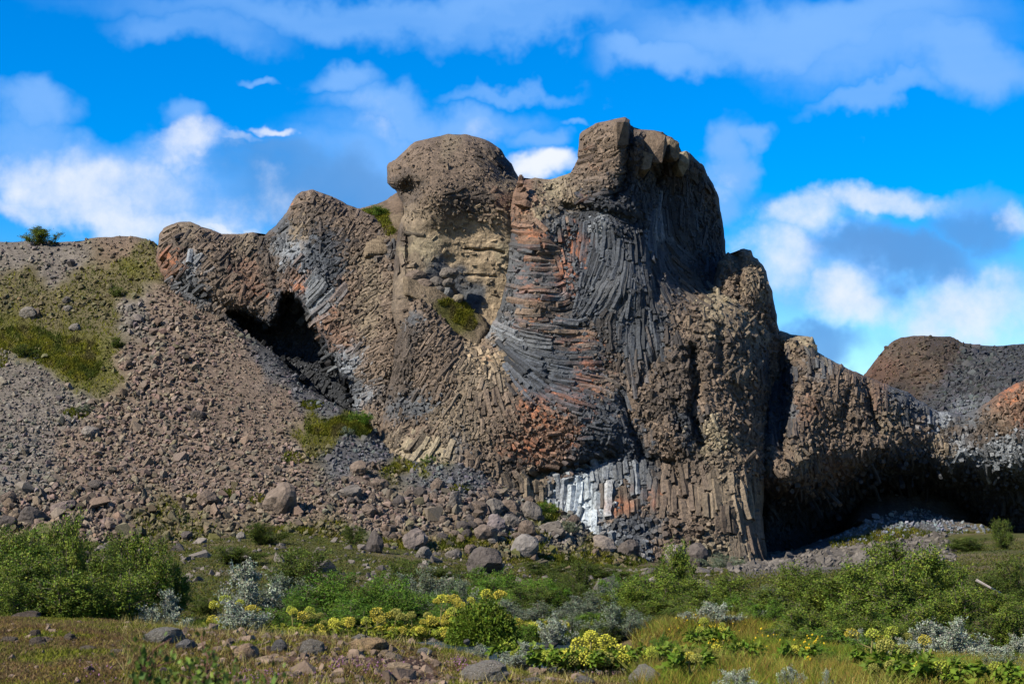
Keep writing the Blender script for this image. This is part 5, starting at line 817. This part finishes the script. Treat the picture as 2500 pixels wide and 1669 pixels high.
def frond_mesh(seed, col):
    rg = np.random.default_rng(seed); b = Bag(); 
    for k in range(7):
        a = rg.uniform(0, 6.28); ln = rg.uniform(.25, .5); t = np.linspace(0, 1, 6)[:, None]; pts = np.concatenate([math.cos(a) * ln * t, math.sin(a) * ln * t, .15 + .35 * t - .3 * t ** 2 + .25 * rg.random()], 1); tube(b, pts, .008, .003, (.10, .12, .02), 3)
        u = rg.uniform(.25, 1, 26)[:, None]; pos = np.concatenate([math.cos(a) * ln * u, math.sin(a) * ln * u, np.interp(u, t[:, 0], pts[:, 2])], 1) + rg.normal(0, .03, (26, 3)); V, F, C = leaves(rg, pos, .13, .55, col, .35, .0, axis=np.array([math.cos(a), math.sin(a), -.1])); b.add(V, F, C)
    return b.mesh('leaves', MAT_LEAF)
FROND = [frond_mesh(70 + k, c) for k, c in enumerate([(.11, .17, .015), (.16, .19, .015), (.07, .12, .015)])]
def angelica(px, top, d, label, n=4, head=.085, ci=0, group='angelica plants', spread=.22, fr=0, zb=None):
    p = P(px, top, d); z = float(ground_z(p[0], d)) if zb is None else zb; h = max(.35, p[2] - z); rg = np.random.default_rng(int(px * 13 + top)); e = ob('angelica_plant', None, label=label, cat='angelica', group=group, loc=(p[0], d, z - .02))
    b = Bag(); heads = []; main = np.array([rg.normal(0, .04), rg.normal(0, .04), h - head]); tube(b, [np.zeros(3), main * .5 + rg.normal(0, .015, 3), main], .016, .010, (.17, .15, .05), 5); heads.append(main)
    for k in range(n - 1):
        u = rg.uniform(.35, .8); a = rg.uniform(0, 6.28) if k else 0.; q0 = main * u; q1 = q0 + np.array([math.cos(a) * spread, math.sin(a) * spread, (h - q0[2]) * rg.uniform(.45, .85)]) * rg.uniform(.7, 1.15); q1[2] = min(q1[2], h - head); tube(b, [q0, (q0 + q1) / 2 + (math.cos(a) * .03, math.sin(a) * .03, -.02), q1], .008, .006, (.17, .15, .05), 4); heads.append(q1)
    ob('stem', b.mesh('stem', MAT_BARK), e); f = ob('leaves', FROND[fr], e); f.scale = (max(.7, h),) * 3; f.rotation_euler = (0, 0, rg.uniform(0, 6))
    for k, q in enumerate(heads):
        c = ci if rg.random() < .75 else int(rg.integers(0, 4)); u = ob('umbel', UMB[c][int(rg.integers(0, 2))], e, loc=q); r = head * rg.uniform(.75, 1.1) * (1.1 if k == 0 else .9); u.scale = (r, r, r * .85); u.rotation_euler = (rg.normal(0, .25), rg.normal(0, .25), rg.uniform(0, 6))
for (px, top, d, lab, n) in [(1445,1530,19.0,'tallest angelica in the bright yellow clump by the stream',5),(1485,1545,19.2,'angelica right of the tallest in the bright yellow clump',5),(1405,1548,19.1,'angelica left of the tallest in the bright yellow clump',4),(1385,1575,18.8,'low angelica at the left of the bright yellow clump',4),(1470,1580,18.7,'angelica at the front of the bright yellow clump',5),(1528,1590,18.8,'angelica at the right end of the bright yellow clump',3),(1430,1590,18.5,'short angelica in the middle front of the yellow clump',4),(1340,1590,18.6,'short angelica at the left end of the yellow clump',3)]: angelica(px, top, d, lab, n, .098, 0, 'bright yellow angelica clump')
for (px, top, d, lab, n) in [(1235,1578,20.2,'angelica left of the pale tufts before the stream',2),(1265,1582,20.0,'middle angelica of the three before the stream',3),(1295,1583,20.1,'right angelica of the three before the stream',3)]: angelica(px, top, d, lab, n, .085, 1, 'angelica before the stream')
ROW = 'yellow angelica in the row along the foot of the willows'
for k, (px, top, ci) in enumerate([(552,1462,1),(590,1466,2),(520,1500,2),(610,1520,1),(640,1518,1),(680,1508,1),(715,1484,1),(745,1490,3),(690,1535,1),(660,1550,1),(755,1518,2),(785,1530,2),(810,1512,3),(845,1500,0),(800,1540,2),(895,1485,2),(925,1490,2),(965,1488,3),(915,1520,2),(940,1545,1),(985,1510,2),(1010,1500,3),(1000,1540,2),(1045,1500,2),(1060,1520,1),(1090,1515,1),(1080,1460,2),(1110,1455,2),(1140,1465,2),(1095,1485,2),(1160,1455,3),(1185,1448,2),(1150,1490,2),(1130,1505,1),(1200,1490,2),(1230,1492,2),(1260,1495,2),(1190,1520,1),(1240,1520,1),(1270,1530,1),(1310,1505,3),(1340,1535,2)]):
    angelica(px, top + (k * 37 % 31) - 15, 33.0 + (k * 7 % 5) * .35, ROW, 3 + k % 3, .115, ci, 'angelica row', .32, 1)
for (px, top, d, lab, n) in [(2128,1525,19.5,'angelica with three heads at the lower right',3),(2178,1518,19.8,'angelica with the highest round head at the lower right',2),(2170,1552,18.8,'withering angelica with a tan head at the lower right',2),(2243,1538,19.6,'angelica in front of the right silver willow',1)]: angelica(px, top, d, lab, n, .09, 3 if 'tan' in lab else 1, 'angelica at the lower right')
for (px, top, d, lab, n) in [(1762,1528,24,'angelica with one head in the middle of the meadow',1),(1725,1500,25,'angelica rising in front of the meadow silver willow',3),(1700,1523,24.6,'short angelica at the left of the meadow',2),(1817,1575,20,'single round angelica head standing in the meadow',1),(1945,1570,20,'single angelica head under the right birches',1),(1605,1590,18.6,'pale angelica left in the meadow front',4),(1685,1618,17.2,'angelica low at the front of the meadow',4),(1655,1570,20.5,'yellowish angelica behind the meadow front',3),(1745,1568,21.5,'golden angelica in the middle meadow',3),(2430,1652,15.8,'angelica head at the bottom right corner',2),(2245,1648,15.8,'angelica heads at the bottom edge on the right',3),(2175,1640,16.2,'angelica at the bottom edge below the tan head',3),(2290,1655,15.6,'angelica right of the bottom edge heads',2)]: angelica(px, top, d, lab, n, .075, 1 if n > 1 else 0, 'angelica of the meadow')
# bright leafy bush of angelica foliage by the stream
rgl = np.random.default_rng(5); bb = Bag(); pos = rgl.normal(0, 1, (9000, 3)); pos = pos / np.linalg.norm(pos, axis=1)[:, None] * rgl.uniform(.35, 1, (9000, 1)) ** .6; pos[:, 2] = np.abs(pos[:, 2])
pos *= (1 + .18 * fbm(pos * 2.5, 3))[:, None]; V, F, C = leaves(rgl, pos, .085, .6, (.10, .15, .012), .5, .0, axis=pos * .8 - (0, 0, .35)); bb.add(V, F, C)
stb = Bag()
for k in range(14): a = k * 2.4; tube(stb, [(0, 0, 0), (math.cos(a) * .3, math.sin(a) * .3, .5), (math.cos(a) * .6, math.sin(a) * .6, .8)], .015, .006, (.14, .13, .03))
e = ob('leafy_bush', None, label='bright yellow-green leafy bush hanging over the stream', cat='bush', loc=(*P(1180, HORIZON, 31.0)[:2], -.78)); e.scale = (.68, .6, .82); ob('foliage', bb.mesh('foliage', MAT_LEAF), e); ob('stems', stb.mesh('stems', MAT_BARK), e)

# bare white branches on the right
def branch(pts, r, lab):
    b = Bag(); tube(b, pts, r, r * .6, (.42, .36, .31), 6); o = ob('dead_branch', b.mesh('dead_branch', MAT_BARK), label=lab, cat='branch')
branch([P(2383,1415,40), P(2400,1424,40), P(2418,1434,40), P(2445,1448,40.4)], .035, 'long bleached branch slanting down to the right'); branch([P(2333,1440,40), P(2342,1452,40), P(2350,1466,40)], .03, 'short bleached branch, left one of the bare pair'); branch([P(2336,1437,40), P(2333,1455,40.1), P(2333,1470,40.2)], .03, 'upright bleached stump beside the short branch')

# ------------------------------------------------------------------ grass, heath and meadow
def blades(name, label, n, xr, dr, h, w, cols, seed, keep=None, lean=.35, zf=None, cat='grass'):
    rg = np.random.default_rng(seed); d = np.sqrt(rg.uniform(dr[0] ** 2, dr[1] ** 2, n)); px = rg.uniform(*xr, n); p = P(px, HORIZON, d); x, y = p[:, 0], p[:, 1]; z = ground_z(x, y)
    V0 = np.stack([x, y, z], -1); qx, qy = to_px(V0)
    if keep is not None: k = rg.random(n) < keep(qx, qy, d, x); V0, qx, qy = V0[k], qx[k], qy[k]
    n = len(V0); c1 = n2(V0[:, 0], V0[:, 1], 1.3, 3, seed + .5); c2 = n2(V0[:, 0], V0[:, 1], 4.0, 3, seed + 3.5); s = np.clip(.5 + 1.3 * c1 + .7 * c2 + rg.normal(0, .16, n), 0, .999) * (len(cols) - 1)
    ca = np.array(cols); i = s.astype(int); C = ca[i] + (ca[i + 1] - ca[i]) * (s - i)[:, None]; C = np.clip(C * rg.uniform(.6, 1.35, (n, 1)), .003, 1)
    a = rg.uniform(0, 6.28, n); hh = h * rg.uniform(.45, 1.3, n) * (1 + .5 * c1); ww = w * rg.uniform(.7, 1.3, n); dx = np.stack([np.cos(a), np.sin(a), 0 * a], -1); ln = rg.normal(0, lean, (n, 2))
    tip = V0 + np.c_[ln * hh[:, None], hh]; V = np.stack([V0 - dx * ww[:, None], V0 + dx * ww[:, None], tip], 1).reshape(-1, 3); F = np.arange(3 * n).reshape(-1, 3)
    ob(name, mesh(name, V, F, np.repeat(C, 3, 0), MAT_GRASS), label=label, cat=cat, kind='stuff')
notpath = lambda qx, qy, d, x: 1 - .97 * np.clip(1.5 * np.exp(-((qx - 1010) / 75) ** 2 - ((qy - 1650) / 40) ** 2) + 1.2 * np.exp(-((qx - 870) / 130) ** 2 - ((qy - 1612) / 13) ** 2) + 1.1 * np.exp(-((qx - 690) / 70) ** 2 - ((qy - 1608) / 11) ** 2), 0, 1)
blades('heath', 'low mixed heather and moss covering the near bank', 330000, (-400, 2900), (14.2, 22.5), .034, .007, [(.085,.115,.014),(.16,.165,.018),(.19,.155,.03),(.155,.10,.04),(.13,.075,.042),(.20,.15,.065),(.14,.15,.018)], 21, lambda qx, qy, d, x: notpath(qx, qy, d, x) * np.where(qx > 1550, .5, 1), .7, cat='heath')
blades('straw_grass', 'thin dry straw-coloured grass on the near bank', 11000, (300, 2650), (15, 22.5), .12, .0035, [(.28,.26,.07),(.36,.28,.12),(.22,.22,.04),(.42,.34,.17)], 22, notpath, .4)
blades('meadow_grass', 'tall green and reddish grass of the meadow on the right', 115000, (1540, 2900), (15, 31), .19, .006, [(.07,.13,.012),(.14,.20,.018),(.22,.20,.03),(.24,.13,.04),(.11,.17,.015),(.26,.23,.06)], 23, None, .6)
blades('bank_grass', 'green grass along the stream and the willow feet', 66000, (-450, 1650), (24, 42), .15, .012, [(.04,.075,.010),(.075,.11,.013),(.11,.12,.02),(.05,.085,.012)], 24, lambda qx, qy, d, x: np.where((x > -3.2) & (x < 3.0) & (d > 24) & (d < 30.8), 0, 1), .6)
blades('slope_grass', 'short olive grass on the flat below the scree', 170000, (-200, 2700), (42, 118), .075, .03, [(.034,.052,.009),(.062,.082,.011),(.10,.10,.018),(.13,.10,.038),(.05,.07,.010),(.09,.10,.013)], 25, lambda qx, qy, d, x: np.where((qx > 1780) & (qx < 2300) & (d > 84), .12, np.where((qx > 900) & (d > 92), .45, 1)), 1.0)
# clumps of grass and moss on the slopes
def tufts(name, label, rel, spots, h, w, cols, seed):
    rg = np.random.default_rng(seed); Vs, Cs = [], []
    for (px, py, rx, ry, n) in spots:
        if n < 0: x, y = np.array(MOSSY).T; n = len(x)
        else: r = np.sqrt(rg.random(n)); a = rg.uniform(0, 6.28, n); x = px + rx * r * np.cos(a) * (1 + .3 * n2(np.cos(a), np.sin(a), .6, 2, px)); y = py + ry * r * np.sin(a)
        q = rel.surf(x, y); aa = rg.uniform(0, 6.28, n); dx = np.stack([np.cos(aa), np.sin(aa), 0 * aa], -1) * w
        hh = h * rg.uniform(.5, 1.4, n); tip = q + np.c_[rg.normal(0, .5, (n, 2)) * hh[:, None], hh]; Vs.append(np.stack([q - dx, q + dx, tip], 1).reshape(-1, 3)); t = np.clip(.5 + 1.6 * n2(x, y, 40, 3, seed + 1.), 0, .999) * (len(cols) - 1); i = t.astype(int); ca = np.array(cols)
        c = ca[i] + (ca[i + 1] - ca[i]) * (t - i)[:, None]; Cs.append(np.repeat(c * rg.uniform(.6, 1.35, (n, 1)), 3, 0))
    V = np.concatenate(Vs); ob(name, mesh(name, V, np.arange(len(V)).reshape(-1, 3), np.concatenate(Cs), MAT_GRASS), label=label, cat='grass', kind='stuff')
MG = [(.045,.060,.010),(.085,.095,.012),(.14,.135,.014),(.10,.088,.03)]
_r = np.random.default_rng(91); mx_, my_ = _r.uniform(-100, 1560, 90000), _r.uniform(590, 1400, 90000); _k = (talus.at(talus.sd, mx_, my_) > 2) & (talus.color(mx_, my_)[:, 2] < np.where(my_ < 790, .040, .048)); MOSSY = list(zip(mx_[_k], my_[_k]))
tufts('slope_moss', 'patches of yellow-green moss and grass on the scree slope', talus, [(0,0,0,0,-1),(60,830,70,35,2000),(150,860,90,40,3000),(200,900,45,30,1500),(5,860,15,40,500),(810,1050,60,14,2500),(850,1035,50,18,2500),(760,990,28,10,500),(885,1045,22,22,1500),(1050,1118,30,12,800),(990,1140,40,10,500),(960,1150,25,8,250),(1120,1195,30,8,350),(1030,1115,14,6,200),(715,1120,30,14,300),(555,1208,22,10,300),(630,1220,20,12,250),(470,1215,14,6,150),(1340,1245,30,25,1200),(1290,1320,60,25,1500),(1130,1330,60,20,1200),(1450,1370,120,20,2500),(185,1010,28,14,500),(1300,1380,150,20,2500),(950,1340,80,25,2000),(700,1310,110,22,3000)], .22, .05, MG, 31)
tufts('alcove_grass', 'green grass on the ledge in the alcove', ledge, [(1125,765,28,28,1500),(1145,790,20,18,700),(1090,740,20,10,300)], .2, .04, MG[1:], 32)
tufts('saddle_grass', 'green grass in the saddle behind the dome', saddle, [(915,525,40,16,1500),(930,545,25,14,600),(950,565,14,12,300)], .22, .05, MG, 33)
tufts('cave_grass', 'olive grass on the ground before the wide cave', mound, [(2200,1310,90,20,1800),(2330,1320,90,22,2200),(2110,1330,80,20,1200),(2420,1320,50,20,1200)], .2, .05, MG, 34)
# heather blossom and small yellow flowers
def dots(name, label, spots, col, size, seed):
    rg = np.random.default_rng(seed); b = Bag(); V0, F0 = ball(1, 1)
    for (px, py, rx, ry, n, hz_) in spots:
        d0 = ground_d(px, py + 6); p = P(px + rg.normal(0, rx, n), HORIZON, d0 + rg.normal(0, ry * .03, n)); p[:, 2] = ground_z(p[:, 0], p[:, 1]) + hz_ * rg.uniform(.5, 1.2, n)
        for q in p: b.add(V0 * size * rg.uniform(.6, 1.3) + q, F0, np.array(col) * rg.uniform(.6, 1.2))
    ob(name, b.mesh(name, MAT_UMBEL), label=label, cat='flowers', kind='stuff')
dots('heather_blossom', 'purple heather blossom on the near bank', [(900,1625,45,10,60,.05),(830,1632,14,6,30,.05),(1090,1580,10,6,18,.06),(250,1650,40,10,30,.05),(1450,1650,30,8,60,.06),(640,1655,60,8,70,.05),(1120,1625,14,6,40,.07)], (.24, .11, .19), .008, 41)
dots('yellow_flowers', 'small yellow flowers in the meadow', [(1745,1575,18,8,40,.3),(1740,1605,10,6,16,.25),(1985,1615,14,5,24,.3),(1965,1640,10,5,14,.3),(1700,1570,60,25,30,.3),(2140,1600,8,20,30,.3),(1840,1600,70,30,30,.25)], (.55, .38, .012), .013, 42)
